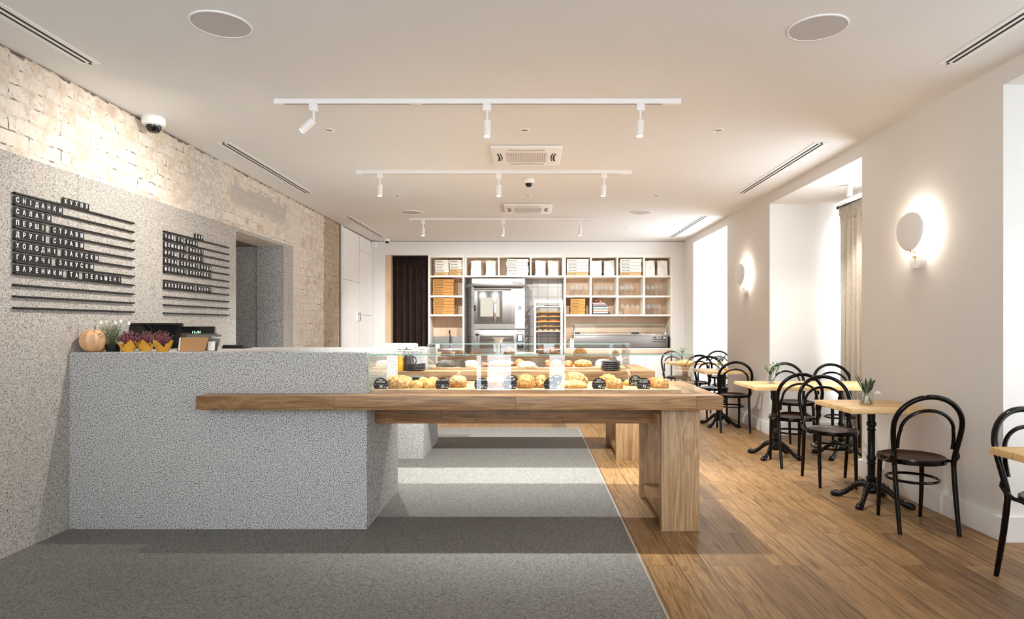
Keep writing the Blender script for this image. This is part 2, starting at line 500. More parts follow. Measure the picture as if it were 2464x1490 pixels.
class MB:
    def __init__(s):
        s.bm = bmesh.new()
        s.mats = []
    def mi(s, m):
        m = M[m] if isinstance(m, str) else m
        if m not in s.mats:
            s.mats.append(m)
        return s.mats.index(m)
    def face(s, vs, i):
        try:
            f = s.bm.faces.new(vs)
            f.material_index = i
            return f
        except ValueError:
            return None
    def box(s, x0, x1, y0, y1, z0, z1, m, bev=0, seg=2, mtx=None):
        i = s.mi(m)
        t = bmesh.new()
        vs = [t.verts.new((x, y, z)) for x in (x0, x1) for y in (y0, y1) for z in (z0, z1)]
        for q in ((0, 1, 3, 2), (4, 6, 7, 5), (0, 4, 5, 1), (2, 3, 7, 6), (0, 2, 6, 4), (1, 5, 7, 3)):
            t.faces.new([vs[k] for k in q])
        bmesh.ops.recalc_face_normals(t, faces=t.faces)
        if bev:
            bmesh.ops.bevel(t, geom=t.edges[:], offset=bev, segments=seg, affect='EDGES', profile=.5, clamp_overlap=True)
        s.add(t, i, mtx)
        return s
    def add(s, t, i, mtx=None):
        for f in t.faces:
            f.material_index = i
        if mtx is not None:
            bmesh.ops.transform(t, matrix=mtx, verts=t.verts)
        me = bpy.data.meshes.new('tmp')
        t.to_mesh(me)
        t.free()
        s.bm.from_mesh(me)
        bpy.data.meshes.remove(me)
    def tube(s, pts, r, m, seg=8, closed=False, sy=1.0, mtx=None):
        i = s.mi(m)
        P = [Vector(p) for p in pts]
        n = len(P)
        rs = r if isinstance(r, (list, tuple)) else [r]*n
        up = None
        rings = []
        for k in range(n):
            a = P[(k-1) % n] if (closed or k > 0) else P[0]
            b = P[(k+1) % n] if (closed or k < n-1) else P[-1]
            d = (b-a).normalized()
            if up is None:
                up = Vector((0, 0, 1)) if abs(d.z) < .9 else Vector((0, 1, 0))
            u = (up-d*up.dot(d))
            if u.length < 1e-5:
                u = d.orthogonal()
            u.normalize()
            up = u
            w = d.cross(u)
            ring = []
            for j in range(seg):
                t = 2*PI*j/seg
                q = P[k]+u*math.cos(t)*rs[k]+w*math.sin(t)*rs[k]*sy
                if mtx is not None:
                    q = mtx @ q
                ring.append(s.bm.verts.new(q))
            rings.append(ring)
        for k in range(n if closed else n-1):
            A, B = rings[k], rings[(k+1) % n]
            for j in range(seg):
                s.face((A[j], A[(j+1) % seg], B[(j+1) % seg], B[j]), i)
        if not closed:
            s.face(rings[0][::-1], i)
            s.face(rings[-1], i)
        return s
    def lathe(s, prof, m, c=(0, 0, 0), seg=24, mtx=None, sx=1, sy=1, close=False):
        """profile of (radius, height); axis Z"""
        i = s.mi(m)
        c = Vector(c)
        rings = []
        for r, z in prof:
            if r < 1e-6:
                q = Vector((0, 0, z))
                q = (mtx @ q if mtx is not None else q)+c
                rings.append([s.bm.verts.new(q)])
            else:
                ring = []
                for j in range(seg):
                    t = 2*PI*j/seg
                    q = Vector((r*math.cos(t)*sx, r*math.sin(t)*sy, z))
                    q = (mtx @ q if mtx is not None else q)+c
                    ring.append(s.bm.verts.new(q))
                rings.append(ring)
        pairs = list(zip(rings, rings[1:]))
        if close:
            pairs.append((rings[-1], rings[0]))
        for A, B in pairs:
            for j in range(seg):
                k = (j+1) % seg
                if len(A) == 1 and len(B) == 1:
                    continue
                if len(A) == 1:
                    s.face((A[0], B[k], B[j]), i)
                elif len(B) == 1:
                    s.face((A[j], A[k], B[0]), i)
                else:
                    s.face((A[j], A[k], B[k], B[j]), i)
        return s
    def prism(s, pts, dz, m, mtx=None):
        """polygon in XY pushed along Z by dz"""
        i = s.mi(m)
        T = mtx if mtx is not None else Matrix()
        a = [s.bm.verts.new(T @ Vector((x, y, 0))) for x, y in pts]
        b = [s.bm.verts.new(T @ Vector((x, y, dz))) for x, y in pts]
        n = len(pts)
        s.face(a[::-1], i)
        s.face(b, i)
        for k in range(n):
            s.face((a[k], a[(k+1) % n], b[(k+1) % n], b[k]), i)
        return s
    def grid(s, fn, nu, nv, m):
        i = s.mi(m)
        vs = [[s.bm.verts.new(fn(u/nu, v/nv)) for v in range(nv+1)] for u in range(nu+1)]
        for u in range(nu):
            for v in range(nv):
                s.face((vs[u][v], vs[u+1][v], vs[u+1][v+1], vs[u][v+1]), i)
        return s
    def lump(s, c, d, m, seed=0, amp=.12, fr=6, sub=3, flat=.25, fn=None, rot=0):
        """rounded baked shape standing on its flattened base; d = full sizes; c = centre of the base"""
        i = s.mi(m)
        t = bmesh.new()
        bmesh.ops.create_icosphere(t, subdivisions=sub, radius=1)
        o = Vector((seed*3.1, seed*1.7, seed*.9))
        cr, sr = math.cos(rot), math.sin(rot)
        for v in t.verts:
            p = v.co.copy()
            p = Vector((math.copysign(abs(p.x)**.75, p.x), math.copysign(abs(p.y)**.8, p.y), p.z))
            k = 1+amp*noise.noise(Vector((p.x*d[0], p.y*d[1], p.z*d[2]))*fr*8+o)
            p *= k
            if fn:
                p = fn(p)
            z = max(p.z, -flat)
            z = (z+flat)/(1+flat)
            x, y = p.x*d[0]/2, p.y*d[1]/2
            v.co = Vector((x*cr-y*sr+c[0], x*sr+y*cr+c[1], max(0, z)*d[2]+c[2]))
        s.add(t, i)
        return s
    def text(s, txt, size, m, mtx, depth=.0006, bold=.0, align='LEFT', width=None, maxw=None):
        cu = bpy.data.curves.new('txt', 'FONT')
        cu.body = txt
        cu.size = size
        cu.extrude = depth
        cu.offset = bold*size
        cu.align_x = align
        cu.resolution_u = 3
        ob = bpy.data.objects.new('txt', cu)
        C.objects.link(ob)
        dg = bpy.context.evaluated_depsgraph_get()
        dg.update()
        me = bpy.data.meshes.new_from_object(ob.evaluated_get(dg))
        if width and len(me.vertices):
            w = max(v.co.x for v in me.vertices)-min(v.co.x for v in me.vertices)
            me.transform(Matrix.Diagonal((width/max(w, 1e-6), 1, 1, 1)))
        if maxw and len(me.vertices):
            w = max(v.co.x for v in me.vertices)-min(v.co.x for v in me.vertices)
            if w > maxw:
                me.transform(Matrix.Diagonal((maxw/w, min(1, 1.25*maxw/w), 1, 1)))
        me.transform(mtx)
        i = s.mi(m)
        n0 = len(s.bm.faces)
        s.bm.from_mesh(me)
        s.bm.faces.ensure_lookup_table()
        for f in s.bm.faces[n0:]:
            f.material_index = i
        bpy.data.objects.remove(ob)
        bpy.data.curves.remove(cu)
        bpy.data.meshes.remove(me)
        return s
    def build(s, name, parent=None, label=None, smooth=40, solid=0):
        bmesh.ops.recalc_face_normals(s.bm, faces=s.bm.faces)
        off = world_loc(parent) if parent is not None else Vector()
        if parent is None:      # origin at the base's centre
            xs = [v.co for v in s.bm.verts]
            lo = Vector([min(v[k] for v in xs) for k in range(3)])
            hi = Vector([max(v[k] for v in xs) for k in range(3)])
            off = Vector(((lo.x+hi.x)/2, (lo.y+hi.y)/2, lo.z))
        bmesh.ops.translate(s.bm, vec=-off, verts=s.bm.verts)
        me = bpy.data.meshes.new(name)
        s.bm.to_mesh(me)
        s.bm.free()
        for m in s.mats:
            me.materials.append(m)
        if smooth:
            me.polygons.foreach_set('use_smooth', [True]*len(me.polygons))
            me.set_sharp_from_angle(angle=math.radians(smooth))
        o = bpy.data.objects.new(name, me)
        C.objects.link(o)
        if parent is not None:
            o.parent = parent
        else:
            o.location = off
        if solid:
            sm = o.modifiers.new('thickness', 'SOLIDIFY')
            sm.thickness = solid
        if label:
            o['label'] = label
        return o

def tag(o, label, cat, group=None, kind=None):
    o['label'] = label
    o['category'] = cat
    if group:
        o['group'] = group
    if kind:
        o['kind'] = kind
    return o

def thing(name, label, cat, loc=(0, 0, 0), group=None):
    o = bpy.data.objects.new(name, None)
    C.objects.link(o)
    o.location = loc
    return tag(o, label, cat, group)

def struct(o):
    o['kind'] = 'structure'
    return o

def dup(root, loc, rz=0, label=None, group=None, scale=None):
    r = root.copy()
    C.objects.link(r)
    r.location = loc
    r.rotation_euler = (0, 0, rz)
    if scale:
        r.scale = scale
    if label:
        r['label'] = label
    if group:
        r['group'] = group
    for ch in list(root.children):
        c = ch.copy()
        C.objects.link(c)
        c.parent = r
        for g in list(ch.children):
            d = g.copy()
            C.objects.link(d)
            d.parent = c
    return r

def spot_light(loc, target, energy, col, parent, angle=125, blend=.5, size=.022):
    l = bpy.data.lights.new('spot_beam', 'SPOT')
    l.energy, l.color = energy, col
    l.spot_size, l.spot_blend, l.shadow_soft_size = math.radians(angle), blend, size
    o = bpy.data.objects.new('spot_beam', l)
    C.objects.link(o)
    d = (Vector(target)-Vector(loc)).normalized()
    o.rotation_euler = d.to_track_quat('-Z', 'Y').to_euler()
    o.parent = parent
    o.location = Vector(loc)-world_loc(parent)
    return o
WARM = (.93, .985, 1.0)
# ================================================================== ROOM SHELL
def sbox(name, m, *b, bev=0):
    q = MB()
    q.box(*b, m, bev)
    return struct(q.build(name))

q = MB(); q.box(-5.2, 4.2, YF-.2, 13.2, -.12, 0, 'floor'); struct(q.build('floor'))
q = MB(); q.box(XL, .625, YF, 8.37, 0, .004, 'greyfloor'); struct(q.build('floor_grey'))
q = MB(); q.box(.625, .637, YF, 8.382, 0, .006, 'trim').box(XL, .625, 8.37, 8.382, 0, .006, 'trim'); struct(q.build('trim_floor'))
q = MB(); q.box(-3.4, 4.2, YF-.2, 13.2, ZC, ZC+.15, 'ceil'); struct(q.build('ceiling'))

# left wall: old brick, with a passage opening
q = MB()
q.box(XL-.3, XL, YF-.2, 6.59, 0, ZC, 'brick').box(XL-.3, XL, 6.59, 7.88, 2.33, ZC, 'brick').box(XL-.3, XL, 7.88, 10.22, 0, ZC, 'brick')
struct(q.build('wall_left'))
q = MB()
for y0, y1, z0, z1 in ((YF, 4.288, 0, 2.37), (4.291, 6.592, 0, 2.37), (6.592, 7.862, 2.33, 2.37), (7.862, 8.18, 0, 2.37)):
    q.box(XL, XP, y0, y1, z0, z1, 'panel')
struct(q.build('wall_left_panel'))
# passage behind the opening
q = MB()
q.box(XL-.31, XL-.001, 6.57, 6.592, 0, 2.334, 'concrete').box(XL-.31, XL-.001, 7.862, 7.882, 0, 2.334, 'concrete')
q.box(-5.1, XL-.3, 7.88, 8.1, 0, 2.5, 'concrete').box(-5.1, XL-.3, 6.4, 6.59, 0, 2.5, 'concrete').box(-5.2, -5.1, 6.4, 8.1, 0, 2.5, 'concrete')
struct(q.build('wall_passage'))
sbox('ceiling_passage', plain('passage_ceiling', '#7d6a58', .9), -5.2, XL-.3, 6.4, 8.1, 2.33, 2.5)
# dark end of the brick and the white panelled wall after it
sbox('trim_brick_end', 'darkslot', XL-.3, XL-.005, 10.22, 10.29, 0, ZC)
q = MB()
q.box(XL-.3, XL-.012, 10.29, 12.95, 0, ZC, 'darkslot')
g = .004
q.box(XL-.012, -3.06, 10.29, 10.375, 0, ZC-.004, 'wall')
for y0, y1, z0, z1 in ((10.38, 11.345, 2.122, ZC-.02), (11.355, 12.27, 2.712, ZC-.02), (11.355, 12.27, 1.546, 2.706)):
    q.box(XL-.012, -3.06, y0+g, y1-g, z0, z1, 'white')
struct(q.build('wall_left_white'))
q = MB()
q.box(XL-.012, -3.06, 10.384, 11.341, .01, 2.116, 'white').box(XL-.012, -3.06, 11.359, 12.266, .01, 1.54, 'white')
d = struct(q.build('door_1'))
q = MB()
q.box(-3.06, -3.045, 11.19, 11.28, 1.42, 1.60, 'whitemetal', .004).tube([(-3.05, 11.3, 1.44), (-3.02, 11.3, 1.44), (-3.02, 11.3, 1.58), (-3.05, 11.3, 1.58)], .008, 'steel')
q.box(-3.046, -3.043, 11.215, 11.255, 1.54, 1.575, 'matblack')
q.build('door_handle', d)

# right wall with three deep window niches
q = MB()
ys = [YF-.2]+[v for n in NICHES for v in n]+[12.95]
for k in range(0, len(ys), 2):
    q.box(XR, NX+.15, ys[k], ys[k+1], 0, NZ, 'wall')
q.box(XR, NX+.15, YF-.2, 12.95, NZ, ZC, 'wall')
for y0, y1 in NICHES:                 # outer wall around each window
    q.box(NX, NX+.15, y0, y1, 0, .45, 'wall').box(NX, NX+.15, y0, y1, 2.65, NZ, 'wall')
    q.box(NX, NX+.15, y0, y0+.12, .45, 2.65, 'wall').box(NX, NX+.15, y1-.12, y1, .45, 2.65, 'wall')
struct(q.build('wall_right'))
q = MB()
h, t = .155, .026
for k in range(0, len(ys), 2):
    q.box(XR-t, XR, ys[k]-(t if k else 0), ys[k+1]+t, 0, h, 'wall', .004)
for y0, y1 in NICHES:
    q.box(XR, NX, y0, y0+t, 0, h, 'wall').box(XR, NX, y1-t, y1, 0, h, 'wall').box(NX-t, NX, y0, y1, 0, h, 'wall')
struct(q.build('baseboard_right'))
for k, (y0, y1) in enumerate(NICHES):
    q = MB()
    a, b = y0+.12, y1-.12
    for s0, s1, z0, z1 in ((a, a+.06, .45, 2.65), (b-.06, b, .45, 2.65), (a, b, .45, .51), (a, b, 2.59, 2.65), ((a+b)/2-.03, (a+b)/2+.03, .45, 2.65)):
        q.box(NX+.03, NX+.09, s0, s1, z0, z1, 'white')
    w = struct(q.build('window_%d' % (k+1)))
    q = MB(); q.box(NX+.056, NX+.062, a, b, .45, 2.65, 'window'); q.build('window_pane', w)

# back wall plane with the recess for shelves, ovens and worktop
px = .008026                     # metres per pixel at the back wall
bx = lambda x: (x-VX)*px
bz = lambda y: HC-(y-VY)*px
XB0, XB1 = bx(1030), bx(1618)
q = MB()
q.box(XL, -2.80, YB, 13.0, 0, bz(614), 'wall').box(XL, XR, YB, 13.0, bz(614), ZC, 'wall')
q.box(XB1, XR, YB, 13.0, 0, bz(614), 'wall').box(-2.80, XB1, 12.93, 13.1, 0, bz(614), 'wall')
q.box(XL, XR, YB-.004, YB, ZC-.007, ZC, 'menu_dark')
struct(q.build('wall_back'))
sbox('trim_jamb', 'jamb', -2.80, -2.70, YB-.01, YB+.3, 0, bz(614))
q = MB(); q.box(bx(1117), bx(1357), 12.90, 12.93, 0, bz(663), 'tiles'); q.box(bx(1281), bx(1357), 12.86, 12.90, 0, bz(663), 'tiles'); struct(q.build('wall_back_tiles'))

# front wall behind the camera: narrow glazed doors, two wide openings added for the fill
q = MB()
holes = [(-2.8, -1.1, 1.0, 2.75), (-.845, -.773, .03, 2.5), (-.676, -.305, .03, 2.5), (.292, .533, .03, 2.5), (.8, 2.7, 1.0, 2.75)]
xa = XL-.3
for x0, x1, z0, z1 in holes:
    q.box(xa, x0, YF-.2, YF, 0, ZC, 'wall')
    q.box(x0, x1, YF-.2, YF, 0, z0, 'wall').box(x0, x1, YF-.2, YF, z1, ZC, 'wall')
    xa = x1
q.box(xa, NX+.15, YF-.2, YF, 0, ZC, 'wall')
struct(q.build('wall_front'))
for k, (x0, x1, z0, z1) in enumerate(holes):
    q = MB(); q.box(x0, x1, YF-.11, YF-.1, z0, z1, 'window'); struct(q.build('window_%d' % (k+4)))  # the two wide panes are added along with the fill openings

# ================================================================== CEILING FITTINGS
ord3 = ['nearest', 'middle', 'farthest']
# track lights
TR = [(4.6, -1.849, 1.082), (6.715, -1.839, 1.062), (9.67, -1.845, 1.068)]
SP = [(-1.57, -.316, .794), (-1.593, -.338, .772), (-1.637, -.4235, .752)]
row = ['nearest track before the nearer air conditioner', 'middle track between the two air conditioners', 'farthest track near the shelves']
for k, (D, x0, x1) in enumerate(TR):
    t = thing('track_rail', 'white ceiling track rail, the '+row[k], 'track', ((x0+x1)/2, D, ZC), 'ceiling track rails')
    q = MB()
    q.box(x0, x1, D-.018, D-.0085, ZC-.034, ZC, 'whitemetal').box(x0, x1, D+.0085, D+.018, ZC-.034, ZC, 'whitemetal').box(x0+.005, x1-.005, D-.016, D+.016, ZC-.0125, ZC-.001, 'whitemetal')
    q.box(x0-.002, x0+.06, D-.0195, D+.0195, ZC-.036, ZC, 'whitemetal').box(x1-.13, x1+.002, D-.0195, D+.0195, ZC-.036, ZC, 'whitemetal')
    q.build('rail', t)
    q = MB(); q.box(x0+.06, x1-.13, D-.0085, D+.0085, ZC-.032, ZC-.013, 'darkslot'); q.build('slot', t)
    q = MB(); q.box(x0+.98, x0+1.06, D-.02, D+.02, ZC-.037, ZC-.03, 'offwhite', .002); q.build('joint_cover', t)
side3 = ['left', 'middle', 'right']
for k in range(3):
    D = TR[k][0]
    for j, X in enumerate(SP[k]):
        tilt = (k == 0 and j == 0)
        t = thing('track_spotlight', 'lit white spotlight, %s one on the %s%s' % (side3[j], row[k], ', tilted' if tilt else ''), 'spotlight', (X, D, ZC-.034), 'track spotlights')
        z = ZC-.034
        q = MB(); q.box(X-.03, X+.03, D-.02, D+.02, z-.05, z, 'whitemetal', .004); q.build('adapter', t)
        q = MB(); q.tube([(X, D, z-.05), (X, D, z-.115)], .008, 'whitemetal'); q.build('rod', t)
        piv = Vector((X, D, z-.115))
        dr = Vector((-.73, .0, -.66)).normalized() if tilt else (Vector((-.05, 0, -1)).normalized() if j == 2 else Vector((0, 0, -1)))
        mt = Matrix.Translation(piv) @ dr.to_track_quat('-Z', 'Y').to_matrix().to_4x4()
        q = MB(); q.lathe([(0, .005), (.022, 0), (.026, -.004), (.026, -.118), (.022, -.118), (.021, -.112), (0, -.112)], 'whitemetal', seg=20, mtx=mt); q.build('lamp_body', t)
        q = MB(); q.lathe([(0, -.113), (.0205, -.113), (.0205, -.1185), (.012, -.122), (0, -.123)], 'lamp', seg=16, mtx=mt); q.build('bulb', t)
        e = mt @ Vector((0, 0, -.14))
        if tilt:
            spot_light(e, e+dr+Vector((-.1, 0, .08)), 70, (1, .975, .93), t, 110, .9)
        else:
            spot_light(e, e+(Vector((-.06, .32, -1)), Vector((0, .1, -1)), Vector((.15 if j == 0 else 0, 1, -1.25)))[k], (215, 175, 135)[k], WARM, t, (104, 118, 122)[k], .85)

# recessed downlights, unlit
dx = [(-1.689, -.052, 1.568), (-1.679, -.04, 1.57), (-1.69, -.06, 1.582)]
for k, D in enumerate((5.318, 7.98, 10.57)):
    for j in range(3):
        X = dx[k][j]
        t = thing('downlight', 'small round recessed ceiling downlight, %s in the %s row' % (side3[j], ord3[k]), 'downlight', (X, D, ZC), 'recessed downlights')
        q = MB(); q.lathe([(.030, -.001), (.034, -.006), (.046, -.004), (.047, 0)], 'whitemetal', (X, D, ZC), 24); q.build('ring', t)
        q = MB(); q.lathe([(0, -.0015), (.031, -.0015)], plain('downlight_lens', '#8d7f74', .4) if k+j == 0 else bpy.data.materials['downlight_lens'], (X, D, ZC), 20); q.build('lens', t)

# round in-ceiling speakers
for X, D, w in ((-1.68, 3.45, 'near the left end of the nearest track'), (1.575, 3.49, 'at upper right, ahead of the nearest track'), (-1.72, 9.17, 'at far left by the farthest track'), (1.582, 9.17, 'at far right beside the farthest track')):
    t = thing('ceiling_speaker', 'flat round grey ceiling speaker '+w, 'speaker', (X, D, ZC), 'ceiling speakers')
    q = MB(); q.lathe([(0, -.005), (.148, -.005)], 'grille', (X, D, ZC), 48); q.build('grille', t)
    q = MB(); q.lathe([(.148, -.005), (.150, -.008), (.157, -.006), (.158, 0)], 'whitemetal', (X, D, ZC), 48); q.build('rim', t)

# linear slot diffusers
for x1, x2, w in ((2.58, 2.62, 'right'), (-2.765, -2.725, 'left')):
    for k, (y0, y1) in enumerate(((1.8, 3.97), (5.68, 7.87), (9.5, 11.76))):
        t = thing('slot_diffuser', '%s of three long white two-slot air diffusers along the %s wall' % (ord3[k], w), 'air vent', ((x1+x2)/2, (y0+y1)/2, ZC), 'slot air diffusers')
        a, b = x1-.012, x2+.012
        q = MB()
        for u0, u1 in ((a-.03, a), (x1+.011, x2-.011), (b, b+.03)):
            q.box(u0, u1, y0, y1, ZC-.005, ZC, 'whitemetal')
        q.box(a, b, y0, y0+.02, ZC-.005, ZC, 'whitemetal').box(a, b, y1-.02, y1, ZC-.005, ZC, 'whitemetal')
        q.build('frame', t)
        for u in (x1, x2):
            q = MB(); q.box(u-.011, u+.011, y0+.02, y1-.02, ZC-.002, ZC, 'darkslot'); q.build('slot', t)

# cassette air conditioners
for k, (yc, w) in enumerate(((6.08, 'nearer'), (8.84, 'farther'))):
    X, z, hw = -.04, ZC, .33
    t = thing('air_conditioner', w+' of two square white ceiling cassette air conditioners', 'air conditioner', (X, yc, z), 'ceiling cassettes')
    q = MB(); q.box(X-hw, X+hw, yc-hw, yc+hw, z-.028, z, 'whitemetal', .022, 3); q.build('panel', t)
    q = MB(); q.box(X-.19, X+.19, yc-.17, yc+.17, z-.032, z-.027, plain('ac_grille', '#c9c3c4', .6) if k == 0 else bpy.data.materials['ac_grille'])
    for s in range(17):
        u = X-.18+s*.0225
        q.box(u, u+.004, yc-.165, yc+.165, z-.0345, z-.032, 'white')
    q.build('grille', t)
    for sx, sy, lx, ly in ((-1, 0, .022, .13), (1, 0, .022, .13), (0, 1, .17, .022), (0, -1, .17, .016)):
        cx, cy_ = X+sx*.262, yc+sy*.255
        q = MB()
        pts = []
        for s in range(9):
            u = -1+s/4
            bow = .014*(1-u*u)
            pts.append((cx+(u*lx if lx > ly else -sx*bow), cy_+(u*ly if ly > lx else -sy*bow), z-.0285))
        q.tube(pts, .022, 'darkslot' if sy <= 0 and sx else 'grille', 6, sy=1)
        for v in q.bm.verts:
            v.co.z = z-.0285+(v.co.z-z+.0285)*.08
        if sx:
            q.tube([(p[0]-sx*.004, p[1], z-.031) for p in pts], .005, 'whitemetal', 6)
        q.build('air_outlet', t)

# dome cameras and the corner sensor
def dome(X, Y, z, r, label, wall=False):
    t = thing('dome_camera', label, 'security camera', (X, Y, z), 'dome cameras')
    q = MB(); q.lathe([(0, 0), (r*.92, 0), (r, -.012), (r, -r*.55), (r*.93, -r*.72), (r*.62, -r*.8), (0, -r*.8)], 'whitemetal', (X, Y, z), 28); q.build('housing', t)
    q = MB(); q.lathe([(r*.66, -r*.8), (r*.6, -r*1.1), (r*.42, -r*1.36), (.0, -r*1.46)], 'screen', (X, Y, z), 24); q.build('dome', t)
dome(-2.965, 5.0, ZC, .085, 'white dome camera in the ceiling corner above the brick wall')
dome(-.02, 7.1, ZC, .062, 'white dome camera in the ceiling between the air conditioners')
dome(-2.71, 12.0, ZC, .058, 'small dome camera at the far ceiling edge above the dark curtain')
q = MB(); q.box(-3.055, -2.965, YB-.06, YB, 2.86, 2.97, 'sensor', .012).lathe([(0, .004), (.008, .004), (.008, 0)], 'matblack', (-3.0, YB-.062, 2.905), 10, Matrix.Rotation(PI/2, 4, 'X'))
tag(q.build('motion_sensor'), 'small white sensor box in the far left ceiling corner', 'sensor')

# surface lamps in the niches (the middle one shows)
for k, (y0, y1) in enumerate(NICHES):
    yc, X = (6.8, (y0+y1)/2)[k != 1], 3.41
    nm = ['under the ceiling of the nearest window niche', 'on the ceiling of the niche with the curtain', 'on the ceiling of the farthest window niche'][k]
    t = thing('niche_lamp', 'small white cylinder lamp '+nm, 'ceiling lamp', (X, yc, NZ), 'niche ceiling lamps')
    q = MB(); q.lathe([(0, 0), (.03, 0), (.03, -.115), (.026, -.115), (.025, -.105), (0, -.105)], 'whitemetal', (X, yc, NZ), 20); q.build('lamp_body', t)
    q = MB(); q.lathe([(0, -.107), (.0245, -.107), (.02, -.117), (0, -.12)], 'lamp', (X, yc, NZ), 16); q.build('bulb', t)
    spot_light((X, yc, NZ-.14), (X, yc, 0), 25, (1, .93, .84), t, 120, .6)

# wall sconces
def sconce(yb, zb, label):
    t = thing('wall_sconce', label, 'wall lamp', (XR, yb, zb), 'egg-shaped wall sconces')
    rx = Matrix.Rotation(-PI/2, 4, 'Y')
    q = MB(); q.lathe([(0, 0), (.08, 0), (.08, .03), (.077, .034), (0, .034)], 'whitemetal', (XR, yb, zb), 36, rx); q.build('base', t)
    q = MB(); q.lathe([(0, 0), (.007, 0), (.007, .012), (.004, .013), (.004, .022), (0, .022)], 'brass', (XR-.034, yb-.005, zb+.012), 12, rx); q.build('switch', t)
    sx, sy, sz = XR-.088, yb-.02, zb+.20
    q = MB()
    q.tube([(XR-.03, yb, zb+.045), (XR-.045, yb, zb+.05), (XR-.05, yb-.004, zb+.052)], .005, 'brass')
    q.tube([(XR-.05, yb, zb+.052), (sx, yb-.035, zb+.048)], .006, 'brass').tube([(sx, yb-.035, zb+.042), (sx, yb-.03, zb+.075)], .006, 'brass')
    q.build('arm', t)
    mt = Matrix.Translation((sx, sy, sz)) @ Matrix.Rotation(math.radians(5), 4, 'Z') @ Matrix.Rotation(-PI/2, 4, 'Y')
    q = MB()
    i = q.mi('whitemetal')
    rings = []
    for a in range(13):
        ph = PI*a/12
        r, zz = math.sin(ph), math.cos(ph)*.024
        ring = []
        for j in range(40):
            th = 2*PI*j/40
            u, v = math.cos(th)*r, math.sin(th)*r
            k = .146
            egg = .150*(1+.13*u)
            ring.append((u*k, v*egg, zz))
        rings.append(ring)
    vs = [[q.bm.verts.new(mt @ Vector(p)) for p in r_] for r_ in rings[1:-1]]
    a0, a1 = q.bm.verts.new(mt @ Vector((0, 0, .024))), q.bm.verts.new(mt @ Vector((0, 0, -.024)))
    for A, B in zip(vs, vs[1:]):
        for j in range(40):
            q.face((A[j], A[(j+1) % 40], B[(j+1) % 40], B[j]), i)
    for j in range(40):
        q.face((a0, vs[0][(j+1) % 40], vs[0][j]), i)
        q.face((a1, vs[-1][j], vs[-1][(j+1) % 40]), i)
    q.build('shade', t)
    # lamp on the shade's back, shining at the wall
    q = MB(); q.lathe([(0, 0), (.03, 0), (.03, .006), (0, .008)], 'lampdim', (sx+.025, sy, sz), 16, Matrix.Rotation(PI/2, 4, 'Y')); q.build('bulb', t)
    l = bpy.data.lights.new('sconce_light', 'AREA')
    l.shape, l.size = 'DISK', .2
    l.energy, l.color = 7.5, (1, .90, .77)
    o = bpy.data.objects.new('sconce_light', l); C.objects.link(o); o.parent = t
    o.location = Vector((sx+.036, sy, sz))-t.location
    o.rotation_euler = (0, -PI/2, 0)
sconce(4.84, 1.862, 'white egg-shaped wall sconce with brass arm, nearer one above the table by the wall')
sconce(8.74, 1.853, 'white egg-shaped wall sconce with brass arm, farther one between the two far niches')

# ================================================================== MENU BOARDS
def menu(y0, rows, label, name):
    ztop, step, L, cw, ch = 2.14, .0679, 1.13, .0489, .047
    t = thing('menu_board', label, 'menu board', (XP, y0+L/2, ztop-10*step), 'wall menu boards')
    for k in range(11):
        z = ztop-k*step
        q = MB(); q.box(XP, XP+.022, y0, y0+L, z-.012, z, 'rail', .002); rl = q.build('rail', t)
        if k < len(rows) and rows[k]:
            off, txt = rows[k]
            q = MB()
            for j, ch_ in enumerate(txt):
                if ch_ == ' ':
                    continue
                u = y0+(off+j)*cw
                q.box(XP+.008, XP+.013, u+.0004, u+cw-.0004, z, z+ch, 'tile_letter')
                mt = Matrix(((0, 0, 1, XP+.0135), (1, 0, 0, u+cw/2), (0, 1, 0, z+.0105), (0, 0, 0, 1)))
                if ch_ in 'ІЇ':
                    q.box(-.0028, .0028, 0, .029, -.0004, .0004, 'letter', mtx=mt)
                    if ch_ == 'Ї':
                        q.box(-.008, -.003, .0315, .0355, -.0004, .0004, 'letter', mtx=mt).box(.003, .008, .0315, .0355, -.0004, .0004, 'letter', mtx=mt)
                    continue
                q.text('b' if ch_ == 'Ь' else ch_, .040, 'letter', mt @ Matrix.Diagonal((.82, 1, 1, 1)), bold=.016, align='CENTER')
            q.build('lettering', rl, 'white letters on black tiles')
menu(3.745, [(8, 'КУХНЯ'), (0, 'СНІДАНКИ'), (0, 'САЛАТИ'), (0, 'ПЕРШІ СТРАВИ'), (0, 'ДРУГІ СТРАВИ'), (0, 'ХОЛОДНІ ЗАКУСКИ'), (0, 'ГАРЯЧІ ЗАКУСКИ'), (0, 'ВАРЕНИКИ ТА ПЕЛЬМЕНІ')],
     'rail menu board headed КУХНЯ, nearer of the two on the speckled wall', 'kitchen')
menu(5.276, [(9.9, 'БАР'), (0, 'ЧАЙ ТА КАВА'), (0, 'ДОМАШНІ НАПОЇ'), (0, 'ФРЕШ ТА СМУЗІ'), (0, 'КОЛА СПРАЙТ ВОДА'), (0, 'МОЛОЧНІ КОКТЕЙЛІ'), None, (0, 'АЛКОГОЛЬНІ НАПОЇ')],
     'rail menu board headed БАР, beside the dark passage opening', 'bar')
# ================================================================== COUNTERS AND OAK TABLES
ZT, ZU = .9025, .8136             # oak slab top / underside
def counter(y0, y1, zt, label, x1=-1.083):
    q = MB(); q.box(XP, x1, y0, y1, 0, zt, 'concrete', .006, 2)
    return tag(q.build('service_counter'), label, 'counter', kind='thing')
counter(4.206, 5.19, 1.174, 'long grey speckled stone service counter against the left wall')
counter(6.43, 7.4, 1.10, 'second grey speckled counter half hidden behind the front one')

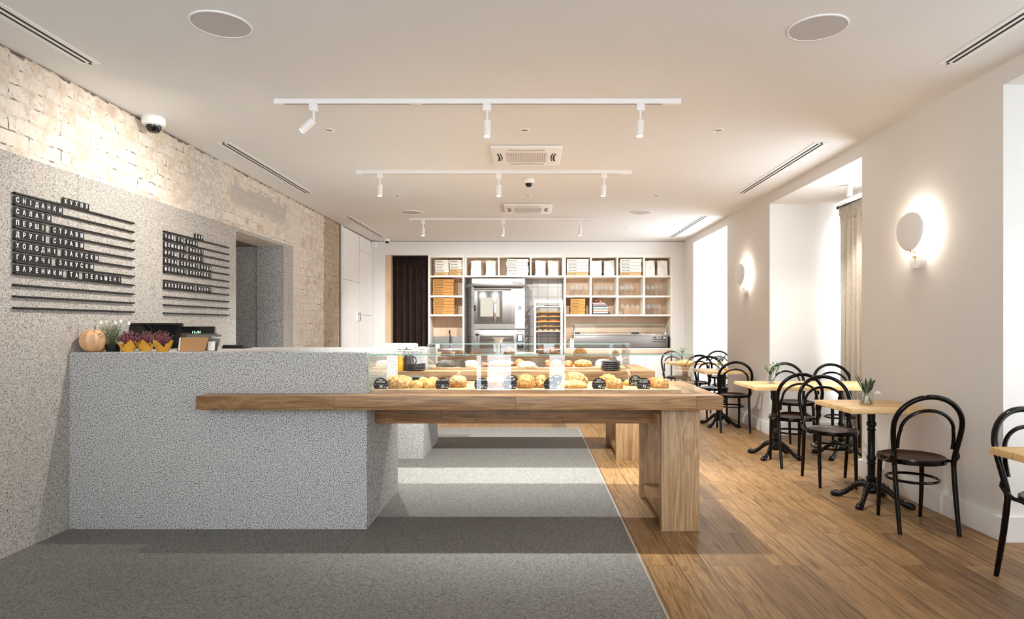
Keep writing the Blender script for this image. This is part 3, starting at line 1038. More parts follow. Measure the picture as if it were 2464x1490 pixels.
def oak_table(dy, label, xl=-2.127, y1=5.15):
    t = thing('display_table', label, 'table', (.2, 4.6+dy, 0), 'long oak display tables')
    q = MB()
    q.box(xl, 1.224, 4.037+dy, 4.198+dy, ZU, ZT, 'oak', .003)
    q.box(-1.08, 1.224, 4.198+dy, y1+dy, ZU, ZT, 'oak', .003)
    q.build('tabletop', t)
    q = MB(); q.box(-1.08, .865, 4.43+dy, 4.50+dy, .668, ZU, 'oak_apron', .003); q.build('apron', t)
    for u in (4.173, 4.985):
        q = MB(); q.box(.859, 1.107, u+dy, u+.07+dy, 0, ZU, 'oak_leg', .003); q.build('leg', t)
    q = MB(); q.box(.875, 1.09, 4.243+dy, 4.985+dy, .042, .112, 'oak_y', .003); q.build('stretcher', t)
    q = MB(); q.box(.875, 1.09, 4.243+dy, 4.985+dy, .742, ZU, 'oak_y', .003); q.build('top_rail', t)
oak_table(0, 'long oak table with the pastry case, joined to the front stone counter')
oak_table(2.22, 'second long oak table with a pastry case, behind the front one')
oak_table(5.03, 'third oak table, farthest back before the ovens')

def glass_case(x0, x1, y0, y1, z1, label):
    t = thing('display_case', label, 'glass case', ((x0+x1)/2, (y0+y1)/2, ZT), 'glass pastry cases')
    g, z0 = .008, ZT+.001
    q = MB(); q.box(x0, x1, y0, y0+g, z0, z1-g, 'glass'); q.build('front_pane', t)
    q = MB(); q.box(x0, x1, y0, y1, z1-g, z1, 'glasstop'); q.build('top_pane', t)
    for a in (x0, x1-g):
        q = MB(); q.box(a, a+g, y0+g, y1, z0, z1-g, 'glass'); q.build('side_pane', t)
    q = MB()
    e = .0022
    q.box(x0, x1, y0-e, y0, z1-g, z1, 'glassedge')
    for a in (x0-e, x1):
        q.box(a, a+e, y0, y0+g, z0, z1-g, 'glassedge')
    q.build('edge', t, 'pale green polished glass edges')
glass_case(-1.078, 1.083, 4.22, 4.75, 1.161, 'long frameless glass case on the front oak table')
glass_case(-1.045, 1.005, 6.45, 6.97, 1.169, 'frameless glass case on the second oak table')

def tray(x0, x1, y0, y1, label, h=.02):
    q = MB(); q.box(x0, x1, y0, y1, ZT, ZT+h, 'board', .002)
    return tag(q.build('serving_board'), label, 'serving board', 'wooden serving boards')
tray(-1.066, 1.008, 4.253, 4.69, 'long wooden serving board under the pastries of the front case')
tray(-1.03, .975, 6.50, 6.93, 'long wooden serving board under the pastries of the second case')
ZF = ZT+.02

# ------------------------------------------------------------------ price tags
def price_tag(xp, yp, D, lines, price, label, back=False, r=.047, rot=0, yb=None):
    zb = ZF if yb is None else yb
    X = (xp-VX)/F*D
    t = thing('price_tag', label, 'price tag', (X, D, zb), 'round black price tags')
    mt = Matrix.Translation((X, D, zb)) @ Matrix.Rotation(rot, 4, 'Z') @ Matrix.Rotation(PI/2-.12, 4, 'X')
    pts = []
    a0 = math.asin(.62)
    for k in range(33):
        a = -a0+(PI+2*a0)*k/32
        pts.append((r*math.cos(a), r*(.62+math.sin(a))))
    q = MB(); q.prism(pts, -.004, 'tile_letter' if not back else 'menu_dark', mt); q.build('plate', t)
    if lines and not back:
        q = MB()
        for k, s in enumerate(lines):
            q.text(s, .0125, 'letter', mt @ Matrix.Translation((0, r*1.23-k*.0135, .0006)), .0002, .02, 'CENTER', maxw=.07-.012*(len(lines)-1-k))
        for k in range(5):
            u = -.036+k*.018
            q.box(u-.0025, u+.0025, r*.62-.0015, r*.62+.0015, .0002, .0007, 'letter', mtx=mt)
        q.text(price, .024, 'letter', mt @ Matrix.Translation((.004, .009, .0006)), .0002, .01, 'CENTER')
        q.text('грн', .011, 'letter', mt @ Matrix.Translation((.031, .010, .0006)), .0002, .02, 'CENTER', maxw=.016)
        q.build('lettering', t, 'white chalk-style lettering')
price_tag(915.5, 0, 4.29, ['Пиріг', 'яблучний'], '30', 'round black price tag reading 30 at the left end of the front case')
price_tag(1064, 0, 4.29, ['Пиріг з вишнею'], '55', 'round black price tag reading 55 between the buns and the crumb pie')
price_tag(1158, 0, 4.29, ['Пиріг з куркою'], '50', 'round black price tag reading 50 right of the crumb pie')
price_tag(1227, 0, 4.29, ['Пиріг з сиром'], '40', 'round black price tag reading 40 left of the lattice pastry')
price_tag(1231, 0, 4.56, ['Пиріг', 'з м\u2019ясом'], '45', 'black price tag standing behind another left of the lattice pastry')
price_tag(1325, 0, 4.29, ['Пиріг'], '45', 'round black price tag left of the large double-layer pie')
price_tag(1340, 0, 4.56, ['Пиріг'], '40', 'black price tag half hidden behind the left edge of the large pie')
price_tag(1441.5, 0, 4.29, ['Пиріг', 'з капустою'], '40', 'round black price tag reading 40 left of the braided strudel')
price_tag(1529, 0, 4.52, ['Пиріг', 'з сиром'], '35', 'black price tag behind the one reading 75')
price_tag(1549, 0, 4.29, ['Пиріг з вишнею', 'та маком'], '75', 'round black price tag reading 75 near the right end of the front case')
bk = [(1106, 6.6, .55, 'behind the poppy loaf'), (1112, 6.53, -.9, 'turned sideways at the poppy loaf'), (1163, 6.75, .3, 'behind the white crumb loaf'),
      (1232, 6.75, .2, 'left of the jam pastry'), (1288, 6.8, .1, 'behind the white tart'), (1302, 6.55, -.5, 'right of the white tart'),
      (1409, 6.82, .1, 'behind the round crusted pie'), (1422, 6.7, -.2, 'right of the round crusted pie'), (1477, 6.8, .1, 'behind the stack of dark plates')]
for xp, D, rt, w in bk:
    price_tag(xp, 0, D, None, '', 'dark price tag\'s back in the second case, '+w, True, .05, rt)

# ------------------------------------------------------------------ pastries
GP = 'pastries of the front case'
def loaf(name, x0, x1, yt, yb, D, m, label, dep=.17, seed=1, amp=.14, z=None, rot=0, sub=3, fn=None, group=GP, m2=None, cat='pastry'):
    X, w, h = ((x0+x1)/2-VX)/F*D, (x1-x0)/F*D, (yb-yt)/F*D
    z = ZF if z is None else z
    q = MB(); q.lump((X, D, z), (w, dep, h), m, seed, amp, 6, sub, .3, fn, rot)
    return tag(q.build(name, smooth=60), label, cat, group)
def ridges(n, a=.08):
    def f(p):
        return p*(1+a*math.sin(p.x*n)*max(0, p.z+.2))
    return f
loaf('nut_strudel', 930, 994, 907, 932, 4.52, 'nutty', 'nut-topped strudel slab at the back left of the front case', .13, 3, .18, sub=4)
loaf('nut_strudel', 936, 986, 914, 937, 4.37, 'nutty', 'nut-topped strudel piece just right of the tag reading 30', .12, 5, .18, sub=4)
loaf('bun', 1004, 1033, 908, 930, 4.5, 'bun', 'round golden bun at the back left of the four buns', .085, 7, .07)
loaf('bun', 1028, 1057, 908, 930, 4.52, 'bun', 'round golden bun at the back right of the four buns', .085, 8, .07)
loaf('bun', 987, 1019, 918, 936.5, 4.37, 'bun', 'round golden bun at the front left of the four buns', .09, 9, .07)
loaf('bun', 1020, 1049, 916, 936.5, 4.37, 'bun', 'round golden bun at the front, left of the tag reading 55', .09, 10, .07)

def pie(xc, wpx, D, label, top, seed, hpx=24, crust='golden', z=None, server=None, group=GP):
    X, r, h = (xc-VX)/F*D, wpx/2/F*D, hpx/F*D
    z = ZF if z is None else z
    t = thing('pie', label, 'pie', (X, D, z), group)
    q = MB(); q.lathe([(0, 0), (r*.86, 0), (r*.93, h*.1), (r, h*.45), (r*.97, h*.52), (r*.9, h*.45), (0, h*.42)], crust, (X, D, z), 40)
    for v in q.bm.verts:
        k = math.atan2(v.co.y-D, v.co.x-X)
        if (Vector((v.co.x-X, v.co.y-D)).length > r*.9):
            v.co.z += .002*math.sin(k*22)
    q.build('crust', t)
    q = MB(); q.lump((X, D, z+h*.36), (r*1.86, r*1.86, h*.66), top, seed, .2, 9, 4, .1); q.build('filling', t, smooth=60)
def cake_server(xp, yp, D, x2, y2, m, label, width=.022, z=None):
    """blade lying in the food at (xp, yp), handle rising to (x2, y2)"""
    a, b = at(xp, yp, D), at(x2, y2, D-.02)
    t = thing('cake_server', label, 'cake server', a, 'cake servers')
    dr = (b-a).normalized()
    mt = Matrix.Translation(a) @ dr.to_track_quat('Z', 'Y').to_matrix().to_4x4()
    L = (b-a).length
    q = MB(); q.box(-width*.42, width*.42, -.004, .004, L*.45, L, m, .003, mtx=mt); q.build('handle', t)
    q = MB(); q.prism([(-.006, L*.5), (.006, L*.5), (.024, L*.12), (.02, -.02), (-.02, -.02), (-.024, L*.12)], .0015, 'steel' if m != 'jamb' else 'jamb',
                      mt @ Matrix(((1, 0, 0, 0), (0, 0, 1, 0), (0, 1, 0, 0), (0, 0, 0, 1)))); q.build('blade', t)
pie(1102, 44, 4.44, 'round crumb-topped pie right of the tag reading 55', 'crumb', 11, 27)
cake_server(1094, 914, 4.44, 1107, 894, 'card', 'cake server with a pale handle stuck in the crumb pie', .02)
pie(1192, 46, 4.44, 'pale round pie right of the tag reading 50', 'powder', 12, 28)
loaf('lattice_pastry', 1244, 1286, 906, 937, 4.42, 'golden', 'golden lattice pastry in the middle of the front case', .2, 13, .12, sub=4, fn=ridges(16, .035))
loaf('lattice_pastry', 1288, 1316, 908, 936, 4.46, 'golden', 'small golden pastry left of the large double-layer pie', .2, 14, .14, sub=4, fn=ridges(14, .035))
loaf('large_pie', 1347, 1412, 921, 938, 4.42, 'bun', 'thick pale pie base in front, lower layer of the large pie', .19, 15, .08, sub=4)
loaf('large_pie', 1349, 1413, 907, 938, 4.58, 'nutty', 'large pie with nutty topping behind the pale pie base', .12, 16, .14, sub=4)
cake_server(1364, 915, 4.5, 1366, 890, 'jamb', 'cake server with a wooden handle standing in the large pie', .022)
loaf('braided_strudel', 1459, 1499, 913, 937, 4.37, 'golden', 'braided golden strudel right of the tag reading 40', .13, 17, .1, sub=4, fn=ridges(13, .05))
loaf('braided_strudel', 1440, 1486, 907, 934, 4.55, 'golden', 'braided golden strudel at the back, second of the pair', .14, 18, .1, sub=4, fn=ridges(13, .05))
loaf('custard_tart', 1500, 1534, 912, 926, 4.58, 'bun', 'yellow tart behind the tag reading 75', .12, 19, .08)
cake_server(1518, 915, 4.58, 1511, 889, 'card', 'cake server with a pale handle leaning behind the tag reading 75', .024)
loaf('poppy_strudel', 1565, 1608, 913, 936, 4.40, 'golden', 'golden strudel with dark filling at the right end of the front case', .14, 21, .12, sub=4, fn=ridges(10, .05))
loaf('poppy_strudel', 1556, 1588, 911, 930, 4.58, 'jam', 'jam pastry behind the strudel at the right end of the front case', .1, 22, .12)

G2 = 'pastries of the second case'
loaf('poppy_loaf', 1050, 1098, 866, 882.5, 6.62, 'poppy', 'long dark poppy-seed loaf at the left of the second case', .16, 31, .12, sub=4, fn=ridges(30, .04), group=G2)
loaf('crumb_loaf', 1116, 1152, 866, 882, 6.62, 'powder', 'white crumb-topped loaf right of the dark poppy loaf', .18, 32, .14, sub=4, group=G2)
loaf('flat_pastry', 1156, 1178, 872, 882, 6.6, 'brownbread', 'small brown pastry beside the white crumb loaf', .12, 33, .12, group=G2)
pie(1207, 60, 6.68, 'wide pale pie in the middle left of the second case', 'powder', 34, 15, group=G2)
loaf('jam_pastry', 1238, 1262, 863, 880, 6.75, 'jam', 'red-brown jam pastry left of the white tart in the second case', .16, 35, .14, group=G2)
loaf('white_tart', 1245, 1289, 867, 881, 6.58, 'powder', 'white icing-topped tart in front of the second case centre', .16, 36, .08, group=G2)
loaf('jam_pastry', 1310, 1325, 864, 881, 6.65, 'jam', 'jam pastry right of the turned tag in the second case', .14, 37, .14, group=G2)
loaf('jam_pastry', 1326, 1352, 864, 881, 6.65, 'golden', 'golden folded pastry in the centre of the second case', .14, 38, .14, group=G2)
loaf('jam_pastry', 1356, 1379, 865, 881, 6.65, 'jam', 'jam pastry left of the round crusted pie', .14, 39, .14, group=G2)
pie(1403, 44, 6.65, 'round crusted pie at the right of the second case', 'nutty', 40, 16, group=G2)
loaf('powdered_roll', 1431, 1472, 863, 880, 6.7, 'powder', 'powder-sugared roll behind the stack of dark plates', .16, 41, .12, group=G2)
cake_server(1052, 881, 6.52, 1031, 865, 'jamb', 'wooden cake server leaning on the left end of the poppy loaf', .03)
cake_server(1178, 880, 6.54, 1160, 872, 'jamb', 'wooden cake server lying beside the wide pale pie', .03)
cake_server(1484, 872, 6.6, 1507, 860, 'jamb', 'wooden cake server pointing right behind the dark plates', .03)

# ------------------------------------------------------------------ dark plates in stacks
def plate_mb(X, Y, z, r):
    q = MB(); q.lathe([(0, 0), (r*.62, 0), (r*.95, .012), (r, .017), (r*.985, .02), (r*.9, .014), (r*.6, .005), (0, .005)], 'plate', (X, Y, z), 36)
    return q
def plates(xc, D, r, n, z0, where, group, h=.0185):
    X = (xc-VX)/F*D
    nm = ['bottom', 'second', 'third', 'fourth']
    for k in range(n):
        o = plate_mb(X+R.uniform(-.003, .003), D, z0+k*h, r).build('plate')
        w = 'topmost' if k == n-1 else (nm[k]+(' from bottom' if k else ''))
        tag(o, 'dark plate, %s in the stack %s' % (w, where), 'plate', group)
plates(996, 4.92, .103, 3, ZT, 'behind the buns on the front oak table', 'plates behind the buns')
plates(1528, 4.88, .103, 2, ZT, 'behind the tag reading 75', 'plates behind the tags')
plates(1000, 6.345, .103, 5, ZT, 'beside the dark pitcher', 'plates beside the dark pitcher', .0125)
plates(1470, 6.36, .1, 5, ZT, 'before the second glass case', 'plates in front of the second case')

# things on the strip in front of the second counter
p = at(964, 882, 6.34)
t = thing('bottle', 'amber yellow bottle with a narrow neck beside the dark pitcher', 'bottle', (p.x-.01, 6.34, ZT))
q = MB(); q.lathe([(0, 0), (.04, 0), (.046, .025), (.042, .08), (.027, .125), (.024, .16), (.0, .16)], 'amber', (p.x-.01, 6.34, ZT), 28); q.build('body', t)
q = MB(); q.lathe([(.02, .16), (.026, .163), (.026, .18), (0, .18)], 'cream', (p.x-.01, 6.34, ZT), 20); q.build('cap', t)
X = (988-VX)/F*6.37
t = thing('pitcher', 'dark brown glazed tapered pitcher behind the left stack of plates', 'pitcher', (X-.02, 6.37, ZT))
q = MB(); q.lathe([(0, 0), (.06, 0), (.068, .014), (.066, .035), (.05, .12), (.046, .162), (.043, .162), (.047, .12), (.06, .035), (0, .012)], 'brownglaze', (X-.02, 6.37, ZT), 32); q.build('body', t)
q = MB(); q.tube([(X+.025, 6.36, ZT+.14), (X+.055, 6.35, ZT+.125), (X+.062, 6.35, ZT+.085), (X+.038, 6.36, ZT+.05)], .006, 'brownglaze'); q.build('handle', t)

# on the second counter
a = at(918, 827, 6.62); b = at(1000, 843, 6.62)
t = thing('folded_tray', 'white tray with arched feet on the second speckled counter', 'tray', ((a.x+b.x)/2, 6.65, 1.10))
q = MB(); q.box(a.x, b.x, 6.52, 6.78, 1.128, 1.162, 'cream', .012, 3).box(a.x+.02, b.x-.02, 6.54, 6.76, 1.156, 1.166, 'paper', .004); q.build('tray_top', t)
for xx in (a.x+.07, b.x-.07):
    q = MB()
    pts = [(xx-.055*math.cos(s*PI/8), 6.53, 1.10+.045*math.sin(s*PI/8)) for s in range(9)]
    q.tube(pts, .010, 'cream', 8)
    q.tube([(p_[0], 6.77, p_[2]) for p_ in pts], .010, 'cream', 8); q.build('foot', t)
q = MB(); q.lathe([(0, 0), (.02, 0), (.045, .02), (.05, .032), (.046, .032), (.03, .012), (0, .008)], 'cream', (-1.13, 6.6, 1.10), 28)
tag(q.build('bowl'), 'small white bowl at the right edge of the second counter', 'bowl')

# on the third table, seen through the glass tops
D3 = 9.4
def t3(x): return (x-VX)/F*D3
t = thing('cake_stand', 'white pedestal cake stand with a wide rim on the third table', 'cake stand', (t3(1199), D3, ZT))
q = MB(); q.lathe([(0, 0), (.14, 0), (.15, .012), (.14, .02), (.03, .03), (.022, .06), (.022, .17), (.04, .19), (0, .19)], 'whitemetal', (t3(1199), D3, ZT), 32); q.build('pedestal', t)
q = MB(); q.lathe([(0, .19), (.055, .19), (.066, .245), (.09, .26), (.09, .268), (.06, .262), (0, .22)], 'cream', (t3(1199), D3, ZT), 32); q.build('dish', t)
q = MB()
q.box(t3(1238), t3(1292), D3-.16, D3+.1, ZT, ZT+.035, 'paper', .006).box(t3(1246), t3(1285), D3-.12, D3+.08, ZT+.035, ZT+.055, 'paper', .01)
tag(q.build('paper_parcel'), 'white paper-wrapped parcel right of the cake stand on the third table', 'parcel')
G3 = 'loaves on the third table'
for k, (x0, x1) in enumerate(((1060, 1090), (1094, 1120), (1128, 1160), (1212, 1240))):
    loaf('roll', x0, x1, 838 if k < 3 else 831, 850, D3+(.1*(k % 2) if k < 3 else .36), 'brownbread', ['first', 'second', 'third'][k]+' brown roll from the left on the third table' if k < 3 else 'round brown roll behind the cake stand on the third table', .2, 51+k, .14, z=ZT, group=G3)
loaf('braided_loaf', 1296, 1348, 834, 850, D3, 'brownbread', 'long braided brown loaf on the third table before the tray rack', .16, 56, .1, z=ZT, sub=4, fn=ridges(20, .06), group=G3)
loaf('pastry_heap', 1380, 1412, 831, 850, D3, 'golden', 'golden pastry on the right part of the third table', .18, 57, .2, z=ZT, group=G3)
loaf('pastry_heap', 1492-20, 1512-22, 836, 850, D3, 'nutty', 'nutty pastry at the right end of the third table', .14, 58, .2, z=ZT, group=G3)
q = MB(); q.box(t3(1085), t3(1470), D3-.28, D3-.22, ZT, ZT+.012, 'board', .002)
tag(q.build('serving_board'), 'narrow wooden board along the front of the third table', 'serving board', 'wooden serving boards')
# ================================================================== THINGS ON THE FRONT COUNTER
ZK = 1.174
def onk(x, D): return (x-VX)/F*D
# pumpkin
X, D, r = onk(217, 4.31)+.028, 4.315, .095
t = thing('pumpkin', 'pale orange pumpkin at the left end of the stone counter', 'pumpkin', (X, D, ZK))
q = MB()
i = q.mi('pumpkin')
def pk(u, v):
    th, ph = u*2*PI, v*PI
    k = 1-.11*abs(math.cos(th*5))**.5*math.sin(ph)**.6 if True else 1
    rr = math.sin(ph)*r*k
    zz = math.cos(ph)*.083-.022*math.exp(-(math.sin(ph)/.25)**2)*(1 if ph < PI/2 else -1)
    return Vector((X+rr*math.cos(th), D+rr*math.sin(th), ZK+.064+zz))
q.grid(pk, 60, 24, 'pumpkin')
bmesh.ops.remove_doubles(q.bm, verts=q.bm.verts, dist=.0004)
lowz = min(v.co.z for v in q.bm.verts)
for v in q.bm.verts:
    v.co.z += ZK-lowz
q.build('flesh', t, smooth=80)
q = MB(); q.tube([(X+.005, D, ZK+.125), (X+.004, D, ZK+.15), (X, D, ZK+.178)], [.008, .0045, .004], 'stem'); q.build('stem', t)

# green-white dried bunch in a dark pot
def sprigs(q, c, n, h, spread, m, leafm, seed, leaf=(.012, .028), per=7, droop=0):
    rr = random.Random(seed)
    for k in range(n):
        a, e = rr.uniform(0, 2*PI), rr.uniform(.1, 1)*spread
        L = h*rr.uniform(.65, 1.05)
        p0 = Vector(c)
        d = Vector((math.cos(a)*math.sin(e), math.sin(a)*math.sin(e), math.cos(e)))
        p1 = p0+d*L*.55
        p2 = p0+d*L+Vector((math.cos(a)*droop*L, math.sin(a)*droop*L, -abs(droop)*L*.3))
        q.tube([p0, p1, p2], [.0018, .0014, .0008], m, 4)
        for j in range(per):
            f = .3+.7*j/per
            b = p0.lerp(p1, f*2) if f < .5 else p1.lerp(p2, f*2-1)
            la = rr.uniform(0, 2*PI)
            dd = (d*.6+Vector((math.cos(la), math.sin(la), rr.uniform(-.2, .6)))).normalized()
            w, l = leaf
            sd = dd.cross(Vector((0, 0, 1)))
            if sd.length < .01:
                sd = Vector((1, 0, 0))
            sd.normalize()
            i = q.mi(leafm)
            nrm = sd.cross(dd)*w*.25
            A = [b, b+dd*l*.45+sd*w*.5+nrm, b+dd*l, b+dd*l*.45-sd*w*.5+nrm]
            vs = [q.bm.verts.new(v) for v in A]
            q.face(vs, i)
X, D = onk(272, 4.34), 4.34
t = thing('dried_bouquet', 'bunch of pale green dried sprigs right of the pumpkin', 'plant', (X, D, ZK))
q = MB(); q.lathe([(0, 0), (.04, 0), (.05, .05), (.046, .05), (.038, .012), (0, .045)], 'black', (X, D, ZK), 20); q.build('pot', t)
q = MB(); sprigs(q, (X, D, ZK+.035), 55, .165, .95, 'stem', 'paleleaf', 3, (.006, .03), 9); q.build('foliage', t, smooth=0)
q = MB()
for k in range(7):
    a, e = k*1.3, .35+.08*k
    p_ = Vector((X+.15*math.sin(e)*math.cos(a), D+.05*math.sin(a), ZK+.03+.165*math.cos(e*.6)))
    q.lump(p_, (.018, .018, .026), 'petal', k, .15, 20, 2, .6)
q.build('seed_head', t, 'pale round seed heads')

# three heather plants wrapped in ochre paper
for k, (xp, D, s, w) in enumerate(((308, 4.33, 0, 'left of the three'), (350, 4.4, 1, 'middle of the three'), (392, 4.31, 2, 'right of the three, under the monitor'))):
    X = onk(xp, D)
    t = thing('potted_heather', 'purple-red heather wrapped in ochre paper, '+w, 'plant', (X, D, ZK), 'heather pots on the counter')
    q = MB()
    def wrap(u, v):
        a = u*2*PI
        f = (u*4+s*.3) % 1.0
        tip = (1-abs(2*f-1))
        rr_ = .034+(.014+.026*tip)*v
        return Vector((X+rr_*math.cos(a), D+rr_*math.sin(a), ZK+v*(.03+.052*tip)))
    q.grid(wrap, 40, 3, 'yellowpaper'); q.build('paper_wrap', t, smooth=0, solid=.0012)
    q = MB(); q.lathe([(0, 0), (.03, 0), (.038, .04), (0, .042)], 'soil', (X, D, ZK), 16); q.build('root_ball', t)
    q = MB()
    rr = random.Random(20+s)
    for j in range(38):
        a, e = rr.uniform(0, 2*PI), rr.uniform(.05, .95)
        L = rr.uniform(.06, .11 if j else .145)
        d = Vector((math.cos(a)*math.sin(e), math.sin(a)*math.sin(e), math.cos(e)))
        p0 = Vector((X, D, ZK+.04))
        q.tube([p0, p0+d*L], [.0015, .001], 'stem', 4)
        for m_ in range(16):
            f = .3+.7*m_/16
            o_ = Vector((rr.uniform(-1, 1), rr.uniform(-1, 1), rr.uniform(-1, 1)))*.006
            c = p0+d*L*f+o_
            tb = bmesh.new(); bmesh.ops.create_icosphere(tb, subdivisions=1, radius=rr.uniform(.0025, .0042))
            bmesh.ops.translate(tb, vec=c, verts=tb.verts)
            q.add(tb, q.mi('heather'))
    q.build('bloom', t, smooth=0)

# monitor, customer display, clip menus, card terminal
def slab_thing(t, x0, x1, yt, D, tilt, th, m, name, zb=ZK+.012, bev=.008):
    a = onk(x0, D); b = onk(x1, D)
    h = HC-(yt-VY)/F*D-zb
    mt = Matrix.Translation(((a+b)/2, D, zb)) @ Matrix.Rotation(-tilt, 4, 'X')
    w = (b-a)/2
    q = MB(); q.box(-w, w, 0, th, 0, h/math.cos(tilt), m, bev, 3, mt)
    q.build(name, t)
    return mt, w, h/math.cos(tilt)
t = thing('point_of_sale_monitor', 'large black monitor seen from behind on the stone counter', 'monitor', (onk(365, 4.8), 4.85, ZK))
mt, w, h = slab_thing(t, 299, 430, 777, 4.8, .25, .035, 'screen', 'screen')
q = MB(); q.box(-w*.96, w*.96, -.006, .004, h*.9, h*.985, 'black', .003, 2, mt); q.build('bezel', t)
q = MB(); q.box(-.09, .09, -.03, .12, 0, .014, 'black', .005, 2, Matrix.Translation((onk(365, 4.8), 4.85, ZK))); q.build('stand', t)
t = thing('customer_display', 'small black display with glowing green digits 11-31', 'display', (onk(468, 4.72), 4.74, ZK))
mt, w, h = slab_thing(t, 427, 510, 785, 4.72, .22, .03, 'screen', 'housing')
q = MB(); q.text('11-31', .030, 'led', mt @ Matrix.Translation((0, h*.66, 0)) @ Matrix.Identity(4) if False else mt @ Matrix.Translation((.0, -.002, h*.64)) @ Matrix.Rotation(PI/2, 4, 'X'), .0004, .02, 'CENTER'); q.build('digits', t, 'glowing green digits')
q = MB(); q.box(-.06, .06, -.02, .1, 0, .014, 'black', .004, 2, Matrix.Translation((onk(468, 4.72), 4.74, ZK))); q.build('stand', t)
t = thing('card_terminal', 'low black terminal at the right of the menus on the stone counter', 'terminal', (onk(560, 4.9), 4.95, ZK))
slab_thing(t, 533, 587, 829, 4.9, .5, .05, 'black', 'body', ZK+.004)
q = MB(); q.box(onk(533, 4.9), onk(587, 4.9), 4.9, 5.05, ZK, ZK+.012, 'black', .004); q.build('base', t)
def menu_card(x0, x1, yt, D, sh, th, m, label, name='menu_folder', extra=None):
    t = thing(name, label, 'menu', ((onk(x0, D)+onk(x1, D))/2, D, ZK), 'menus standing on the counter')
    a, b = onk(x0, D), onk(x1, D)
    h = HC-(yt-VY)/F*D-ZK
    mt = Matrix.Translation((0, D, ZK)) @ Matrix.Rotation(-.18, 4, 'X')
    i = 0
    q = MB(); q.prism([(a, 0), (b, 0), (b+sh, h), (a+sh, h)], -th, m, mt @ Matrix(((1, 0, 0, 0), (0, 0, 1, 0), (0, 1, 0, 0), (0, 0, 0, 1)))); q.build('cover', t)
    return t, mt, a, b, h
XZ = Matrix(((1, 0, 0, 0), (0, 0, -1, 0), (0, 1, 0, 0), (0, 0, 0, 1)))
t, mt, a, b, h = menu_card(440, 522, 805, 4.40, .022, .006, 'menu_grey', 'grey menu board marked СТРАВИ behind the kraft menu')
q = MB(); q.text('СТРАВИ', .016, 'letter', mt @ Matrix.Translation((b-.042, -.0075, h*.76)) @ Matrix.Rotation(PI/2, 4, 'X'), .0003, .02); q.build('lettering', t)
q = MB(); q.box(b-.062, b-.014, -.008, -.0065, h*.03, h*.58, 'paper', mtx=mt); q.box(b-.01, b+.004, -.008, -.0065, h*.05, h*.5, 'menu_dark', mtx=mt); q.build('menu_sheet', t, 'white sheet on the grey board')
t, mt, a, b, h = menu_card(430, 492, 812, 4.33, .022, .012, 'menu_brown', 'kraft-brown menu folder standing in front of the grey one')
q = MB(); q.box(a+.003, a+.012, -.014, -.010, .004, h*.97, 'cream', mtx=mt); q.build('spine', t, 'pale spine strip')
t, mt, a, b, h = menu_card(427, 512, 802, 4.46, .02, .01, 'menu_dark', 'dark brown menu folder at the back of the menu set')

# ================================================================== BACK WALL: SHELVES, OVENS, WORKTOP
DY = .5                             # depth of the recessed shelves
Y0, Y1 = YB, YB+DY
def unit(xa, xb, ytop, rows, cols, label, down=None):
    """open shelf unit: rows = shelf lines (px), cols = divider lines (px)"""
    t = thing('shelf_unit', label, 'shelves', ((bx(xa)+bx(xb))/2, (Y0+Y1)/2, bz(rows[-1])), 'birch shelf units')
    th = .034
    zt, zb = bz(ytop), bz(rows[-1])-th/2
    q = MB(); q.box(bx(xa), bx(xb), Y0, Y1, zt-.044, zt, 'plyface', .002); q.build('top_panel', t)
    zl = zb if down is None else bz(down)
    for xs in ((bx(xa), bx(xa)+th), (bx(xb)-th, bx(xb))):
        q = MB(); q.box(xs[0], xs[1], Y0, Y1, zl, zt-.044, 'plyface', .001); q.build('side_panel', t)
    for r_ in rows:
        z = bz(r_)
        q = MB(); q.box(bx(xa)+th, bx(xb)-th, Y0, Y1, z-th/2, z+th/2, 'plyface', .001); q.build('shelf', t)
    for c_ in cols:
        x = bx(c_)
        q = MB(); q.box(x-th/2, x+th/2, Y0+.0015, Y1, zb+th, zt-.044, 'plyface', .001); q.build('divider', t)
    q = MB(); q.box(bx(xa), bx(xb), Y1, Y1+.012, zl, zt, 'ply'); q.build('back_panel', t)
    return t
unit(1030, 1117, 614, (665, 713.5, 759), (), 'left birch shelf unit above the sink, beside the dark curtain', 850)
unit(1117.5, 1357, 614, (665,), (1200, 1277), 'middle birch shelf row above the ovens and the tray rack')
unit(1357.5, 1618, 614, (665, 713.5, 759), (1422, 1486, 1550), 'right birch shelf unit of twelve open cells', 850)
SZ = {1: bz(665)+.017, 2: bz(713.5)+.017, 3: bz(759)+.017}
YS = YB+.02                         # front line of things on the shelves

